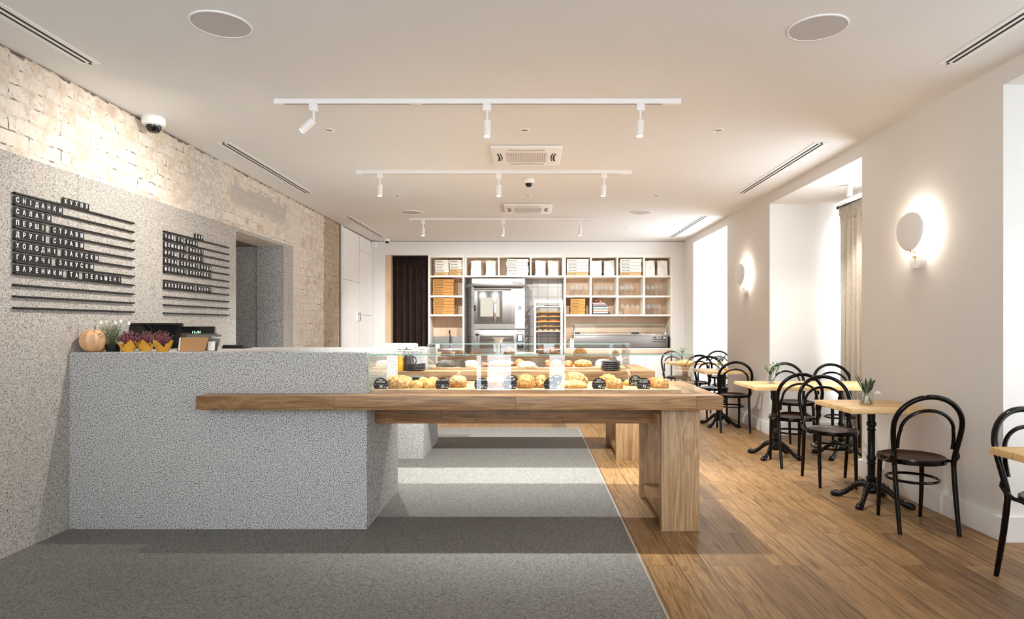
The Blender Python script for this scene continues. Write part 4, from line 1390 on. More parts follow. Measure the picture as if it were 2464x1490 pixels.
# pizza boxes in stacks
TX = ['Pies & Friends', 'Пироги для Друзів']
nth = ['topmost', 'second', 'middle', 'fourth', 'lowest']
def boxes(x0, x1, row, ms, txts, where, group, kind, hpx=8.6, jit=.006, side=None):
    zb = SZ[row]
    hh = hpx*px
    for k in range(5):              # k = 0 lowest
        dx_ = R.uniform(-jit, jit)
        a, b = bx(x0)+dx_, bx(x1)+dx_
        dz = R.uniform(-.001, .001)
        z0 = zb+k*hh
        m = ms[k] if isinstance(ms, list) else ms
        lab = '%s box, %s down in the stack %s' % (kind, nth[4-k], where)
        lab = lab.replace('topmost down', 'topmost').replace('lowest down', 'lowest').replace('middle down', 'middle one')
        t = thing('cardboard_box', lab, 'box', ((a+b)/2, YS+.16, z0), group)
        q = MB(); q.box(a, b, YS, YS+.33, z0+.0005, z0+hh-.004, m, .003); q.build('carton', t)
        q = MB(); q.box(a-.001, b+.001, YS-.002, YS+.331, z0+hh-.0085, z0+hh-.0035, m, .001); q.build('lid', t)
        tx = TX[txts[k]]
        mt = Matrix(((1, 0, 0, a+.028), (0, 0, -1, YS-.0006), (0, 1, 0, z0+hh*.34), (0, 0, 0, 1)))
        q = MB(); q.text(tx, .026, 'ink', mt, .0003, .03, width=(.155 if txts[k] == 0 else .185)*min(1, .25+.75*(b-a)/.42)); q.build('lettering', t)
cw = 'card'
boxes(1047, 1079.3, 1, ['kraft_light', cw, cw, cw, cw], [1, 1, 0, 1, 0], 'at left in the left unit\'s top cell', 'boxes, top cell of the left unit, left stack', 'white', 7.6)
boxes(1081.5, 1111, 1, ['kraft_light', 'kraft_light', cw, cw, cw], [1, 0, 1, 1, 1], 'at right in the left unit\'s top cell', 'boxes, top cell of the left unit, right stack', 'white', 7.6)
boxes(1041, 1091, 2, 'kraft', [1]*5, 'in the left unit\'s middle cell', 'brown boxes in the middle cell', 'brown', 8)
boxes(1042, 1092, 3, 'kraft', [0, 0, 1, 1, 1], 'in the left unit\'s lowest cell', 'brown boxes in the lowest cell', 'brown', 8)
boxes(1219, 1271, 1, [cw]*5, [0]*5, 'in the middle cell above the ovens', 'boxes above the ovens', 'white', 8, .025)
boxes(1364, 1416, 1, ['kraft_light', cw, cw, cw, cw], [0]*5, 'in the right unit\'s first top cell', 'boxes in the first top cell', 'white', 8)
boxes(1493, 1544, 1, ['kraft_light', cw, cw, cw, cw], [0]*5, 'in the right unit\'s third top cell', 'boxes in the third top cell', 'white', 8)
boxes(1373, 1408, 3, 'kraft', [1, 0, 1, 0, 0], 'in the cell right of the tray rack', 'brown boxes in the right unit', 'brown', 7.7)

# white paper bags
def bag(x0, x1, label, seed, group='white paper bags on the shelves', D=0, h=.292):
    a, b = bx(x0), bx(x1)
    z0 = SZ[1]+.0006
    rr = random.Random(seed)
    q = MB()
    w, dp = (b-a)/2, .055
    cx_, cy_ = (a+b)/2, YS+.10+D
    o = Vector((seed*2.3, 0, 0))
    def fn(u, v):
        th = u*2*PI
        c, s = math.cos(th), math.sin(th)
        k = (abs(c)**8+abs(s)**8)**(-1/8)
        pinch = 1-.75*max(0, v-.35)/.65
        x = cx_+c*k*w*(1+.03*math.sin(v*5+seed))
        y = cy_+s*k*dp*pinch
        z = z0+h*v*(1+.03*math.sin(c*3+seed)*v)
        dn = noise.noise(Vector((x*14, y*14, z*16))+o)*.022*(1 if v < .5 else .4)
        return Vector((x+dn*.4, y+dn, z))
    q.grid(fn, 40, 22, 'paperbag')
    bmesh.ops.remove_doubles(q.bm, verts=q.bm.verts, dist=.0003)
    bot = [v for v in q.bm.verts if abs(v.co.z-z0) < .001]
    bot.sort(key=lambda v: math.atan2(v.co.y-cy_, v.co.x-cx_))
    q.face(bot, 0)
    return tag(q.build('paper_bag', smooth=70), label, 'paper bag', group)
bg = [(1132, 1157, 'first white paper bag in the cell above the oven hood', 0), (1168, 1192, 'second white paper bag in the cell above the oven hood', 0),
      (1288, 1313, 'first white paper bag in the cell above the tray rack', 0), (1319, 1344, 'second white paper bag in the cell above the tray rack', 0),
      (1424, 1449, 'first white paper bag in the second top cell of the right unit', 0), (1455, 1480, 'second white paper bag in the second top cell of the right unit', 0),
      (1554, 1578, 'first white paper bag in the last top cell of the right unit', 0), (1584, 1609, 'second white paper bag in the last top cell of the right unit', 0)]
for k, (x0, x1, l_, d_) in enumerate(bg):
    bag(x0, x1, l_, k+1)

# wine glasses
def wine_glass(r=.034, h=.205):
    q = MB()
    q.lathe([(0, 0), (r*.9, 0), (r*.9, .003), (.006, .008), (.0035, .02), (.0035, h*.44), (.008, h*.47), (r*.8, h*.58), (r, h*.70), (r*.9, h*.88), (r*.74, h), (r*.70, h), (r*.86, h*.88), (r*.95, h*.70), (r*.74, h*.6), (.004, h*.5), (0, h*.495)], 'clear', (0, 0, .0008), seg=18)
    return q.build('wine_glass', smooth=60)
gl = wine_glass()
first = True
def place_glass(x, y, z, label, group):
    global first
    o = gl if first else gl.copy()
    if not first:
        C.objects.link(o)
    first = False
    o.location = (x, y, z)
    tag(o, label, 'wine glass', group)
cells = [(2, 1376, 1409, 11, 'in the glass cell nearest the tray rack'), (2, 1437, 1471, 11, 'in the second cell of the middle row'), (2, 1496, 1526, 9, 'in the third cell of the middle row'),
         (2, 1558, 1593, 11, 'in the last cell of the middle row'), (3, 1559, 1593, 9, 'in the last cell of the bottom row')]
for row_, x0, x1, n, w in cells:
    for k in range(n):
        ring = k % 3
        u = k/(n-1)
        place_glass(bx(x0+(x1-x0)*u), YS+.07+[.10, 0, .2][ring]+(.03 if k % 2 else 0), SZ[row_], 'clear stemmed wine glass, one of those huddled '+w, 'wine glasses '+w)
w4 = ['first', 'second', 'third', 'last']
for k in range(4):
    place_glass(bx(1500+k*12.3), YS+.12, SZ[3], 'clear stemmed wine glass, %s of the row of four beside the tumblers' % w4[k], 'row of four wine glasses')
for k in range(2):
    q = MB(); q.lathe([(0, 0), (.018, 0), (.022, .055), (.019, .055), (.016, .008), (0, .008)], 'clear', (bx(1489.5+k*5.5), YS+.04, SZ[3]), 16)
    tag(q.build('shot_glass', smooth=50), 'small clear tumbler at the left of the row of four wine glasses, %s one' % ('left', 'right')[k], 'tumbler', 'small tumblers')
# cook books and fruit
bc = [('#3a3330', .026, 0, .29), ('#f0e9e2', .018, .0, .28), ('#c7546a', .020, .004, .285), ('#d7b98c', .026, .002, .285), ('#7e8b90', .03, .0, .29), ('#efe9df', .022, .004, .285), ('#4b5258', .03, -.008, .265), ('#9c9fa3', .016, -.004, .27), ('#a84a54', .018, -.012, .25), ('#d9d0c6', .016, -.018, .24)]
z = SZ[3]+.0006
bn = ['black', 'white', 'pink', 'tan', 'grey-blue', 'cream', 'slate', 'silver', 'red', 'pale']
for k, (c_, h_, dx_, w_) in enumerate(bc):
    a = bx(1428)+dx_*.6
    t = thing('cook_book', '%s-spined book in the stack under the red fruit' % bn[k], 'book', (a+w_/2, YS+.12, z), 'stacked cook books')
    m = plain('book_%s' % bn[k].replace('-', '_'), c_, .6, vary=.05)
    q = MB(); q.box(a, a+w_, YS+.02, YS+.22, z, z+.003, m).box(a, a+w_, YS+.02, YS+.22, z+h_-.003, z+h_, m).box(a, a+w_, YS+.018, YS+.024, z, z+h_, m); q.build('cover', t)
    q = MB(); q.box(a+.004, a+w_-.004, YS+.024, YS+.216, z+.003, z+h_-.003, 'paper'); q.build('pages', t)
    z += h_+.0004
q = MB(); q.lump((bx(1435), YS+.1, z), (.105, .105, .09), 'fruit', 3, .05, 6, 3, .8); tag(q.build('pomegranate', smooth=70), 'dark red round fruit on top of the book stack', 'fruit')
q = MB(); q.lump((bx(1447), YS+.09, z), (.055, .055, .05), 'fruit2', 4, .05, 6, 3, .8); tag(q.build('small_fruit', smooth=70), 'small orange-brown fruit on top of the book stack', 'fruit')

# ovens ---------------------------------------------------------------
OY = 12.10
k_ = OY/F
ox = lambda x: (x-VX)*k_
oz = lambda y: HC-(y-VY)*k_
t = thing('deck_oven', 'stainless deck oven under the steel hood between the tiles', 'oven', (ox(1200), OY+.4, oz(793)))
q = MB(); q.box(ox(1140), ox(1263), OY, 12.85, oz(792), oz(690), 'steel_dull', .006)
q.box(ox(1140), ox(1263), OY-.004, OY, oz(792), oz(780), 'steel_dull'); q.build('body', t)
q = MB(); q.box(ox(1136.5), ox(1263.5), OY-.14, 12.85, oz(690), oz(671), 'steel', .008)
q.text('WIESHEU', .062, 'ink', Matrix(((1, 0, .12, ox(1232)), (0, 0, -1, OY-.1406), (0, 1, 0, oz(684.0))  , (0, 0, 0, 1))), .0004, .02, width=.2); q.build('hood', t)
q = MB(); q.box(ox(1143), ox(1230), OY-.012, OY, oz(778), oz(699), 'steel_dull', .004); dr = q.build('door', t)
q = MB(); q.box(ox(1149), ox(1209), OY-.016, OY-.012, oz(776), oz(701), 'ovenglass', .002); q.build('door_window', dr)
q = MB(); q.box(ox(1156), ox(1202), OY-.0185, OY-.016, oz(762), oz(716), 'ovenlight'); q.build('lit_chamber', dr, 'warm lit oven chamber')
q = MB(); q.tube([(ox(1143), OY-.03, oz(748)), (ox(1143), OY-.045, oz(742)), (ox(1143), OY-.05, oz(737)), (ox(1143), OY-.03, oz(735))], .012, 'black'); q.build('handle', dr)
q = MB(); q.box(ox(1187), ox(1194), OY-.03, OY-.018, oz(776), oz(704), 'chrome', .004); q.build('door_bar', dr)
q = MB(); q.tube([(ox(1141), OY-.02, oz(697)), (ox(1230), OY-.02, oz(697))], .008, 'chrome'); q.build('top_bar', t)
q = MB(); q.box(ox(1239), ox(1263), OY-.014, OY, oz(791), oz(699), 'white', .003)
q.text('wiesheu', .03, 'menu_grey', Matrix(((1, 0, .1, ox(1244)), (0, 0, -1, OY-.0146), (0, 1, 0, oz(777.5)), (0, 0, 0, 1))), .0003, .0, width=.11); pn = q.build('control_panel', t)
q = MB(); q.box(ox(1244.5), ox(1257), OY-.018, OY-.014, oz(733), oz(716), 'lampdim' if False else 'paper', .002); q.build('touch_screen', pn, 'pale touch screen')
q = MB(); q.lathe([(.018, 0), (.03, 0), (.03, .012), (.018, .012)], 'black', (ox(1251), OY-.014, oz(741)), 20, Matrix.Rotation(PI/2, 4, 'X'), close=True); q.build('dial', pn)
t = thing('lower_oven', 'lower stainless oven with a dark window strip beneath the deck oven', 'oven', (ox(1200), OY+.4, 0))
q = MB(); q.box(ox(1140), ox(1263), OY, 12.85, .35, oz(793.5), 'steel_dull', .005).box(ox(1140), ox(1263), OY+.03, 12.85, 0, .35, 'steel_dull'); q.build('body', t)
q = MB(); q.box(ox(1154), ox(1238), OY-.01, OY, oz(838), oz(800), 'steel', .004); dr = q.build('door', t)
q = MB(); q.box(ox(1155), ox(1236), OY-.014, OY-.01, oz(822), oz(808), 'ovenglass', .001); q.build('door_window', dr)
q = MB(); q.box(ox(1144), ox(1152), OY-.03, OY, oz(806), oz(803), 'black', .002).box(ox(1147.5), ox(1149), OY-.01, OY, oz(822), oz(806), 'black'); q.build('handle', dr)
q = MB(); q.box(ox(1242), ox(1261), OY-.01, OY, oz(842), oz(800), 'steel_dull', .003)
q.text('wiesheu', .03, 'ink', Matrix(((1, 0, .1, ox(1244)), (0, 0, -1, OY-.0006), (0, 1, 0, oz(798)), (0, 0, 0, 1))), .0003, .01, width=.11); pn = q.build('control_panel', t)
q = MB(); q.box(ox(1244), ox(1259), OY-.014, OY-.01, oz(823), oz(804.5), 'black', .002).box(ox(1246), ox(1257), OY-.016, OY-.014, oz(821), oz(806), 'display'); q.build('screen', pn)
q = MB(); q.box(ox(1244), ox(1259), OY-.014, OY-.01, oz(838), oz(825), 'black', .002).lathe([(.014, 0), (.024, 0), (.024, .012), (.014, .012)], 'chrome', (ox(1251.5), OY-.014, oz(830)), 18, Matrix.Rotation(PI/2, 4, 'X'), close=True); q.build('dial', pn)

# tray rack -----------------------------------------------------------
RY = 12.08
kr = RY/F
rx_ = lambda x: (x-VX)*kr
rz = lambda y: HC-(y-VY)*kr
t = thing('tray_rack', 'tall white bakery rack with trays of bread right of the ovens', 'tray rack', (rx_(1320), RY+.3, 0))
for xx in (1287.5, 1352):
    for yy in (RY, RY+.5):
        q = MB(); q.box(rx_(xx)-.018, rx_(xx)+.018, yy, yy+.03, .1, rz(722), 'whitemetal', .003); q.build('post', t)
q = MB(); q.box(rx_(1285.8), rx_(1354.2), RY-.002, RY+.028, rz(727), rz(722)+.002, 'whitemetal', .003).box(rx_(1285.8), rx_(1354.2), RY+.502, RY+.532, rz(727), rz(722)+.002, 'whitemetal', .003)
q.box(rx_(1285.8), rx_(1354.2), RY-.002, RY+.028, .12, .16, 'whitemetal', .003).box(rx_(1285.8), rx_(1354.2), RY+.502, RY+.532, .12, .16, 'whitemetal', .003)
for xx in (1287.5, 1352):
    for z_ in (.14, rz(725)):
        q.box(rx_(xx)-.012, rx_(xx)+.012, RY+.03, RY+.5, z_-.015, z_+.015, 'whitemetal')
q.build('crossbar', t)
for xx in (1287.5, 1352):
    for yy in (RY+.015, RY+.515):
        q = MB(); q.lathe([(0, -.02), (.05, -.02), (.05, .02), (0, .02)], 'black', (rx_(xx), yy, .05), 18, Matrix.Rotation(PI/2, 4, 'Y')); q.tube([(rx_(xx), yy, .05), (rx_(xx), yy, .12)], .012, 'steel'); q.build('caster', t)
tr = [(740, 'paper', None), (753, 'brown', 'brownbread'), (764, 'dark', 'brownbread'), (776, 'dark', 'jam'), (787, 'part', 'golden'), (799, 'mixed', 'nutty'), (843, 'long', 'brownbread')]
tn = ['topmost tray of the rack, lined with paper', 'second tray from the top of the rack, flat brown bread', 'third tray from the top of the rack, dark loaves', 'fourth tray from the top of the rack, red-brown pastries', 'fifth tray from the top of the rack, a few golden pastries', 'sixth tray from the top of the rack, nutty pastries', 'lowest filled tray of the rack']
for k, (yy, kd, bm_) in enumerate(tr):
    z_ = rz(yy)
    a, b = rx_(1290), rx_(1349.5)
    T = thing('baking_tray', tn[k], 'baking tray', ((a+b)/2, RY+.26, z_), 'baking trays in the rack')
    q = MB(); q.box(a, b, RY+.02, RY+.5, z_, z_+.008, 'kraft_dark' if 0 < k < 5 else 'offwhite', .002).box(a, b, RY+.02, RY+.028, z_, z_+.022, 'kraft' if 0 < k < 5 else 'offwhite', .002); q.build('pan', T)
    # runners that carry the tray belong to the rack
    q = MB(); q.box(a-.004, a+.012, RY, RY+.52, z_-.012, z_-.001, 'steel').box(b-.012, b+.004, RY, RY+.52, z_-.012, z_-.001, 'steel'); q.build('runner', t)
    if bm_ is None:
        q = MB()
        def pf(u, v):
            return Vector((a+(b-a)*u, RY+.03+.44*v, z_+.024+.03*math.sin(u*5+1)*math.sin(v*3)+.03*abs(u-.5)))
        q.grid(pf, 16, 10, 'paper'); q.build('lining_paper', T, solid=.001)
    else:
        n = {'brown': 1, 'dark': 2, 'part': 2, 'mixed': 4, 'long': 3}[kd]
        s0 = a+.02 if kd != 'part' else a+.12
        s1 = b-.02 if kd != 'part' else b-.13
        for j in range(n):
            c = s0+(s1-s0)*(j+.5)/n
            q = MB(); q.lump((c, RY+.15, z_+.008), ((s1-s0)/n*.98, .2, {'brown': .022, 'part': .03}.get(kd, .05)), bm_, 60+k*5+j, .16, 7, 3, .2)
            tag(q.build('bread', smooth=60), 'bread %s on the %s' % (['at the left', 'second from left', 'third from left', 'at the right'][j] if n > 1 else 'alone', tn[k].split(',')[0]), 'bread', 'breads in the tray rack')

# right worktop with refrigerated topping unit -------------------------
q = MB(); q.box(bx(1357.5)+.035, XB1-.035, YB-.02, Y1-.002, bz(838)-.03, bz(838), 'offwhite', .003)
tag(q.build('worktop'), 'pale worktop under the right shelf unit', 'worktop')
t = thing('base_cabinet', 'row of pale base cabinet doors under the right worktop', 'cabinet', ((bx(1357)+XB1)/2, 12.5, 0))
q = MB(); q.box(bx(1357.5)+.035, XB1-.035, YB+.012, Y1-.002, .08, bz(838)-.031, 'ply').box(bx(1357.5)+.035, XB1-.035, YB+.05, Y1-.002, 0, .08, 'matblack'); q.build('carcass', t)
xs = [bx(1357.5)+.035, bx(1424), bx(1486), bx(1553), XB1-.035]
for a, b in zip(xs, xs[1:]):
    q = MB(); q.box(a+.002, b-.002, YB-.008, YB+.012, .09, bz(852), 'wall', .001); q.build('door', t)
q = MB(); q.box(xs[0], xs[-1], YB-.012, YB+.012, bz(851), bz(842), 'ply'); q.build('front_rail', t)
t = thing('topping_fridge', 'stainless refrigerated topping unit with a glass canopy on the right worktop', 'fridge', (bx(1495), 12.5, bz(838)))
a, b = bx(1381), bx(1609)
zw = bz(838)
q = MB(); q.box(a, b, YB+.05, YB+.40, zw+.012, bz(808), 'steel_dull', .005)
for k in range(4):
    q.box(a+.05+k*(b-a-.1)/3-.02, a+.05+k*(b-a-.1)/3+.02, YB+.08, YB+.36, zw, zw+.012, 'matblack')
q.build('body', t)
q = MB(); q.box(a-.01, b+.005, YB+.045, YB+.41, bz(808), bz(805.5), 'steel', .003)
for k in range(8):
    u = a+.09+k*(b-a-.42)/7
    q.box(u-.08, u+.075, YB+.07, YB+.36, bz(805.5), bz(804.6), 'chrome', .002)
q.build('lid', t)
for xx in (bx(1382), bx(1604)):
    q = MB(); q.tube([(xx, YB+.1, bz(805)), (xx, YB+.12, bz(795)), (xx, YB+.16, bz(786)), (xx, YB+.2, bz(782))], .014, 'chrome'); q.build('canopy_post', t)
q = MB(); q.box(bx(1381), bx(1606), YB+.17, YB+.176, bz(805), bz(781.5), 'canopy').box(bx(1381), bx(1606), YB+.17, YB+.38, bz(782), bz(781), 'canopy')
q.box(bx(1381), bx(1606), YB+.166, YB+.17, bz(782.2), bz(781), 'glassedge'); q.build('glass_canopy', t)
q = MB(); q.box(bx(1574), bx(1579), YB+.045, YB+.05, bz(814.5), bz(811), 'black').box(bx(1594), bx(1602.5), YB+.045, YB+.05, bz(815.5), bz(811), 'black').box(bx(1597), bx(1602), YB+.043, YB+.045, bz(814.8), bz(812), 'redled'); q.build('control', t, 'small switch and red digital display')
q = MB()
for rr_ in (817.5, 822.5):
    for k in range(12):
        u = bx(1571.5)+k*.0222
        q.box(u, u+.011, YB+.047, YB+.05, bz(rr_+1.5), bz(rr_-1.5), 'darkslot')
q.build('vent', t)
q = MB(); q.box(bx(1610.5), XB1-.036, YB+.02, YB+.3, zw, bz(811.5), 'matblack', .003); tag(q.build('black_panel'), 'upright black box at the right end of the worktop', 'box')
for k, x0 in enumerate((1385, 1529)):
    q = MB(); q.box(bx(x0), bx(x0+15 if k == 0 else x0+19), Y1-.012, Y1-.001, bz(807.5), bz(800.5), 'matblack', .003)
    tag(q.build('wall_socket'), 'black wall socket behind the glass canopy, %s one' % ('left', 'right')[k], 'socket', 'black wall sockets')
for k, xx in enumerate((1374.5, 1379.5)):
    q = MB(); q.lathe([(0, 0), (.018, 0), (.018, .16), (.012, .175), (.012, .195), (0, .195)], 'white', (bx(xx), YB+.06, zw), 18)
    tag(q.build('bottle'), 'slim white bottle left of the topping unit, %s one of two' % ('left', 'right')[k], 'bottle', 'white bottles')
q = MB(); q.tube([(bx(1366), YB+.1, bz(822)), (bx(1371), YB+.07, bz(818)), (bx(1377), YB+.055, bz(816.8)), (bx(1382), YB+.06, bz(818.5))], .004, 'matblack'); q.tube([(bx(1366), YB+.1, bz(822)), (bx(1365), YB+.12, zw)], .004, 'matblack')
tag(q.build('cable'), 'black cable curving beside the white bottles', 'cable')

# sink under the left unit ----------------------------------------------
t = thing('sink_unit', 'steel sink counter under the left shelf unit', 'sink', (bx(1074), 12.5, 0))
a, b = bx(1030)+.035, bx(1117)-.035
q = MB(); q.box(a, b, YB+.012, Y1-.002, .08, .86, 'ply'); q.build('carcass', t)
q = MB(); q.box(a, b, YB-.01, Y1-.002, .86, .895, 'steel', .004).box(a, b, Y1-.02, Y1-.002, .895, bz(811), 'steel'); q.build('steel_top', t)
q = MB(); q.tube([(bx(1049), YB+.03, .905), (bx(1116)-.04, YB+.03, .905)], .014, 'chrome'); q.build('front_edge', t)
t = thing('kitchen_faucet', 'slim dark faucet standing at the steel sink', 'faucet', (bx(1078), YB+.3, .8956))
q = MB(); q.tube([(bx(1078), YB+.3, .8956), (bx(1078), YB+.3, bz(806))], .011, 'black').tube([(bx(1078), YB+.3, bz(806)), (bx(1078), YB+.3, bz(797)), (bx(1078), YB+.27, bz(795)), (bx(1078), YB+.2, bz(797)), (bx(1078), YB+.17, bz(803))], .008, 'black'); q.build('spout', t)
q = MB(); q.lathe([(0, 0), (.03, 0), (.03, .012), (.012, .03), (0, .03)], 'black', (bx(1078), YB+.3, .8956), 16); q.build('base', t)
q = MB(); q.box(bx(1046.5), bx(1057), YB+.02, YB+.1, .895, bz(828), 'paper', .004); tag(q.build('paper_dispenser'), 'white paper dispenser box on the sink counter', 'dispenser')

# dark curtain in the doorway -------------------------------------------
q = MB()
xa_, xb_ = -2.685, bx(1030)-.01
def cf(u, v):
    x = xa_+(xb_-xa_)*u
    z_ = .03+(bz(616)-.03)*v
    gather = .6+.4*v
    fold = math.sin(u*2*PI*5.5+.6*math.sin(v*2))*.045*(1.1-.4*v)+math.sin(u*2*PI*13)*.012*v
    if v > .93:
        fold = math.sin(u*2*PI*17)*.022
    return Vector((x, YB+.14+fold, z_))
q.grid(cf, 170, 26, 'velvet')
t = thing('doorway_curtain', 'floor-length dark brown curtain in the doorway left of the shelves', 'curtain', ((xa_+xb_)/2, YB+.14, 0))
q.build('fabric', t, smooth=70, solid=.006)
q = MB(); q.tube([(-2.70, YB+.14, bz(614)-.012), (bx(1030), YB+.14, bz(614)-.012)], .010, 'matblack'); q.build('rod', t)

# linen curtain in the middle niche ----------------------------------------
t = thing('linen_curtain', 'beige linen curtain hanging in the middle window niche', 'curtain', (3.76, 6.9, 0))
q = MB()
def lf(u, v):
    y = 7.74-1.1*u
    fold = math.sin(u*2*PI*8.2+.5*math.sin(v*3))*.042*(1.15-.35*v)
    if v > .94:
        fold = math.sin(u*2*PI*24)*.022
    x = 3.765+fold+.012*math.sin(u*9)
    return Vector((x, y+.012*math.sin(v*7+u*20), .02+2.765*v))
q.grid(lf, 200, 30, 'linen'); q.build('fabric', t, smooth=70, solid=.004)
q = MB(); q.tube([(3.765, 7.80, 2.795), (3.765, 5.75, 2.795)], .012, 'matblack').tube([(3.765, 7.80, 2.795), (3.765, 7.77, 2.795)], .018, 'matblack'); q.build('rod', t)
# ================================================================== SEATING
def arch(w0, w1, wm, z0, zm, zt, yfn, n=26):
    """outline of a bent back: from (-w0, z0) out to wm at zm, round over zt, mirrored"""
    pts = []
    for k in range(9):
        u = k/8
        s = u*u*(3-2*u)
        z = z0+(zm-z0)*u
        pts.append((-(w0+(wm-w0)*s), z))
    for k in range(1, n):
        a = PI*k/n
        pts.append((-wm*math.cos(a), zm+(zt-zm)*math.sin(a)))
    for k in range(8, -1, -1):
        x, z = pts[k]
        pts.append((-x, z))
    return [Vector((x, yfn(z), z)) for x, z in pts]
def yb(z):                       # how far back the bent frame leans at height z
    return -.172-.10*max(0, (z-.46)/.43)**1.25
def make_chair(label):
    t = thing('bistro_chair', label, 'chair', (0, 0, 0), 'black bentwood bistro chairs')
    q = MB()
    q.lathe([(0, .452), (.10, .452), (.175, .456), (.186, .462), (.196, .468), (.205, .462), (.206, .448), (.196, .438), (.17, .436), (0, .436)], 'seat', seg=48, sx=1, sy=1)
    q.build('seat', t)
    q = MB(); q.lathe([(.188, .4345), (.207, .4345), (.2095, .450), (.2075, .4655), (.199, .4695), (.19, .455)], 'chair', seg=48, close=True); q.build('seat_rim', t)
    q = MB(); q.tube(arch(.182, 0, .208, .43, .70, .893, yb), .0165, 'chair', 12); q.build('backrest', t)
    q = MB()
    side = [(.168, .548), (.1695, .585), (.169, .62), (.165, .65)]
    half = [(-x, z) for x, z in side]+[(-.161*math.cos(PI*k/18), .67+.132*math.sin(PI*k/18)) for k in range(19)]+[(x, z) for x, z in side[::-1]]
    p = [Vector((x, yb(z)+.004, z)) for x, z in half]
    q.tube(p, .0115, 'chair', 8); q.build('back_hoop', t)
    for s in (-1, 1):
        q = MB(); q.tube([(s*.180, -.245, 0), (s*.180, -.222, .12), (s*.181, -.196, .26), (s*.182, -.178, .38), (s*.182, -.172, .435)], [.0125, .0145, .0158, .016, .0155], 'chair', 10); q.build('leg', t)
        q = MB(); q.tube([(s*.138, .150, .436), (s*.140, .156, .38), (s*.142, .165, .2), (s*.140, .180, 0)], [.0175, .0165, .0145, .0115], 'chair', 10); q.build('leg', t)
        q = MB(); q.tube([(s*.196, -.05, .447), (s*.206, -.11, .452), (s*.203, -.158, .47), (s*.201, -.188, .50), (s*.199, -.188, .525)], [.010, .0115, .012, .012, .009], 'chair', 8); q.build('brace', t)
    q = MB(); q.tube([(.157*math.cos(a*PI/20), -.012+.157*math.sin(a*PI/20), .315) for a in range(40)], .0095, 'chair', 8, closed=True); q.build('leg_ring', t)
    return t
chair = make_chair('black bentwood chair')
ch = [  # x, y, heading (0 = facing away from the camera), label
    (2.595, 4.335, -.115, 'black bentwood chair nearest the camera, its back turned, at the near wall table'),
    (2.72, 3.21, PI+.12, 'black bentwood chair cut off by the right edge of the picture, behind the nearest table'),
    (2.575, 5.44, PI-.17, 'black bentwood chair facing the camera behind the table with the leafy vase'),
    (2.555, 6.235, -.03, 'black bentwood chair seen from behind at the left front of the niche table'),
    (3.085, 7.42, PI+.05, 'black bentwood chair facing the camera in the niche, left of its neighbour'),
    (3.51, 7.22, PI-.08, 'black bentwood chair facing the camera in the niche, beside the linen curtain'),
    (2.59, 8.22, -.08, 'black bentwood chair with its back turned at the table between the two far niches'),
    (2.62, 9.12, PI, 'black bentwood chair on the far side of the table between the two far niches'),
    (2.58, 10.03, .05, 'black bentwood chair with its back turned at the farthest table'),
    (2.56, 11.02, PI+.25, 'black bentwood chair at the far left corner of the farthest table'),
    (3.33, 11.12, PI-.1, 'black bentwood chair in the farthest niche on the far side of its table'),
]
for k, (x, y, rz_, lab) in enumerate(ch):
    if k == 0:
        chair.location = (x, y, 0); chair.rotation_euler = (0, 0, rz_); chair['label'] = lab
    else:
        dup(chair, (x, y, 0), rz_, lab)

def pedestal(t, x, y, rot=.0):
    q = MB(); q.lathe([(0, .715), (.046, .715), (.046, .69), (.028, .685), (.026, .62), (.034, .61), (.034, .59), (.026, .58), (.026, .565), (.033, .555), (.026, .545), (.025, .36), (.033, .35), (.033, .33), (.027, .32), (.027, .305), (.034, .30), (.027, .29), (.025, .2), (.040, .19), (.030, .16), (.05, .13), (.055, .10), (.03, .07), (0, .07)], 'iron', (x, y, 0), 28)
    q.box(x-.2, x+.2, y-.022, y+.022, .700, .7145, 'iron').box(x-.022, x+.022, y-.2, y+.2, .700, .7145, 'iron'); q.build('column', t)
    for k in range(4):
        a = rot+PI/4+k*PI/2
        c, s = math.cos(a), math.sin(a)
        q = MB()
        pr = [(.025, .13, .026), (.07, .135, .024), (.115, .112, .021), (.155, .075, .018), (.19, .043, .017), (.225, .026, .020), (.26, .022, .028), (.285, .018, .022), (.297, .013, .010)]
        q.tube([(x+c*r_, y+s*r_, z_) for r_, z_, _ in pr], [w_ for _, _, w_ in pr], 'iron', 10)
        for j in range(7):
            r_ = .06+j*.025
            for (ra, za, wa), (rb, zb_, wb) in zip(pr, pr[1:]):
                if ra <= r_ <= rb:
                    f_ = (r_-ra)/(rb-ra)
                    z_ = za+(zb_-za)*f_+(wa+(wb-wa)*f_)*1.02
            q.lathe([(0, -.012), (.013, -.004), (.010, .006), (0, .010)], 'iron', (x+c*r_, y+s*r_, z_), 8)
        for v in q.bm.verts:
            v.co.z = max(v.co.z, .0)
        for sg in (-1, 0, 1):
            q.tube([(x+c*.255-s*sg*.013, y+s*.255+c*sg*.013, .022), (x+c*.29-s*sg*.015, y+s*.29+c*sg*.015, .012)], [.012, .010], 'iron', 8)
        for v in q.bm.verts:
            v.co.z = max(v.co.z, .0)
        q.build('foot', t)
def cafe_table(x0, x1, y0, y1, label, bases):
    t = thing('cafe_table', label, 'table', ((x0+x1)/2, (y0+y1)/2, 0), 'cafe tables along the window wall')
    q = MB(); q.box(x0, x1, y0, y1, .715, .75, 'top', .002); q.build('tabletop', t)
    for bx_, by_ in bases:
        pedestal(t, bx_, by_)
    return t
cafe_table(2.275, 2.93, 2.5, 3.155, 'pale wooden cafe table cut off at the lower right edge', [(2.62, 2.83)])
cafe_table(2.305, 2.90, 4.567, 5.157, 'pale square cafe table against the wall with a leafy vase', [(2.605, 4.862)])
cafe_table(2.205, 3.62, 6.2, 6.9, 'long pale table reaching into the middle window niche', [(2.52, 6.55), (3.2, 6.55)])
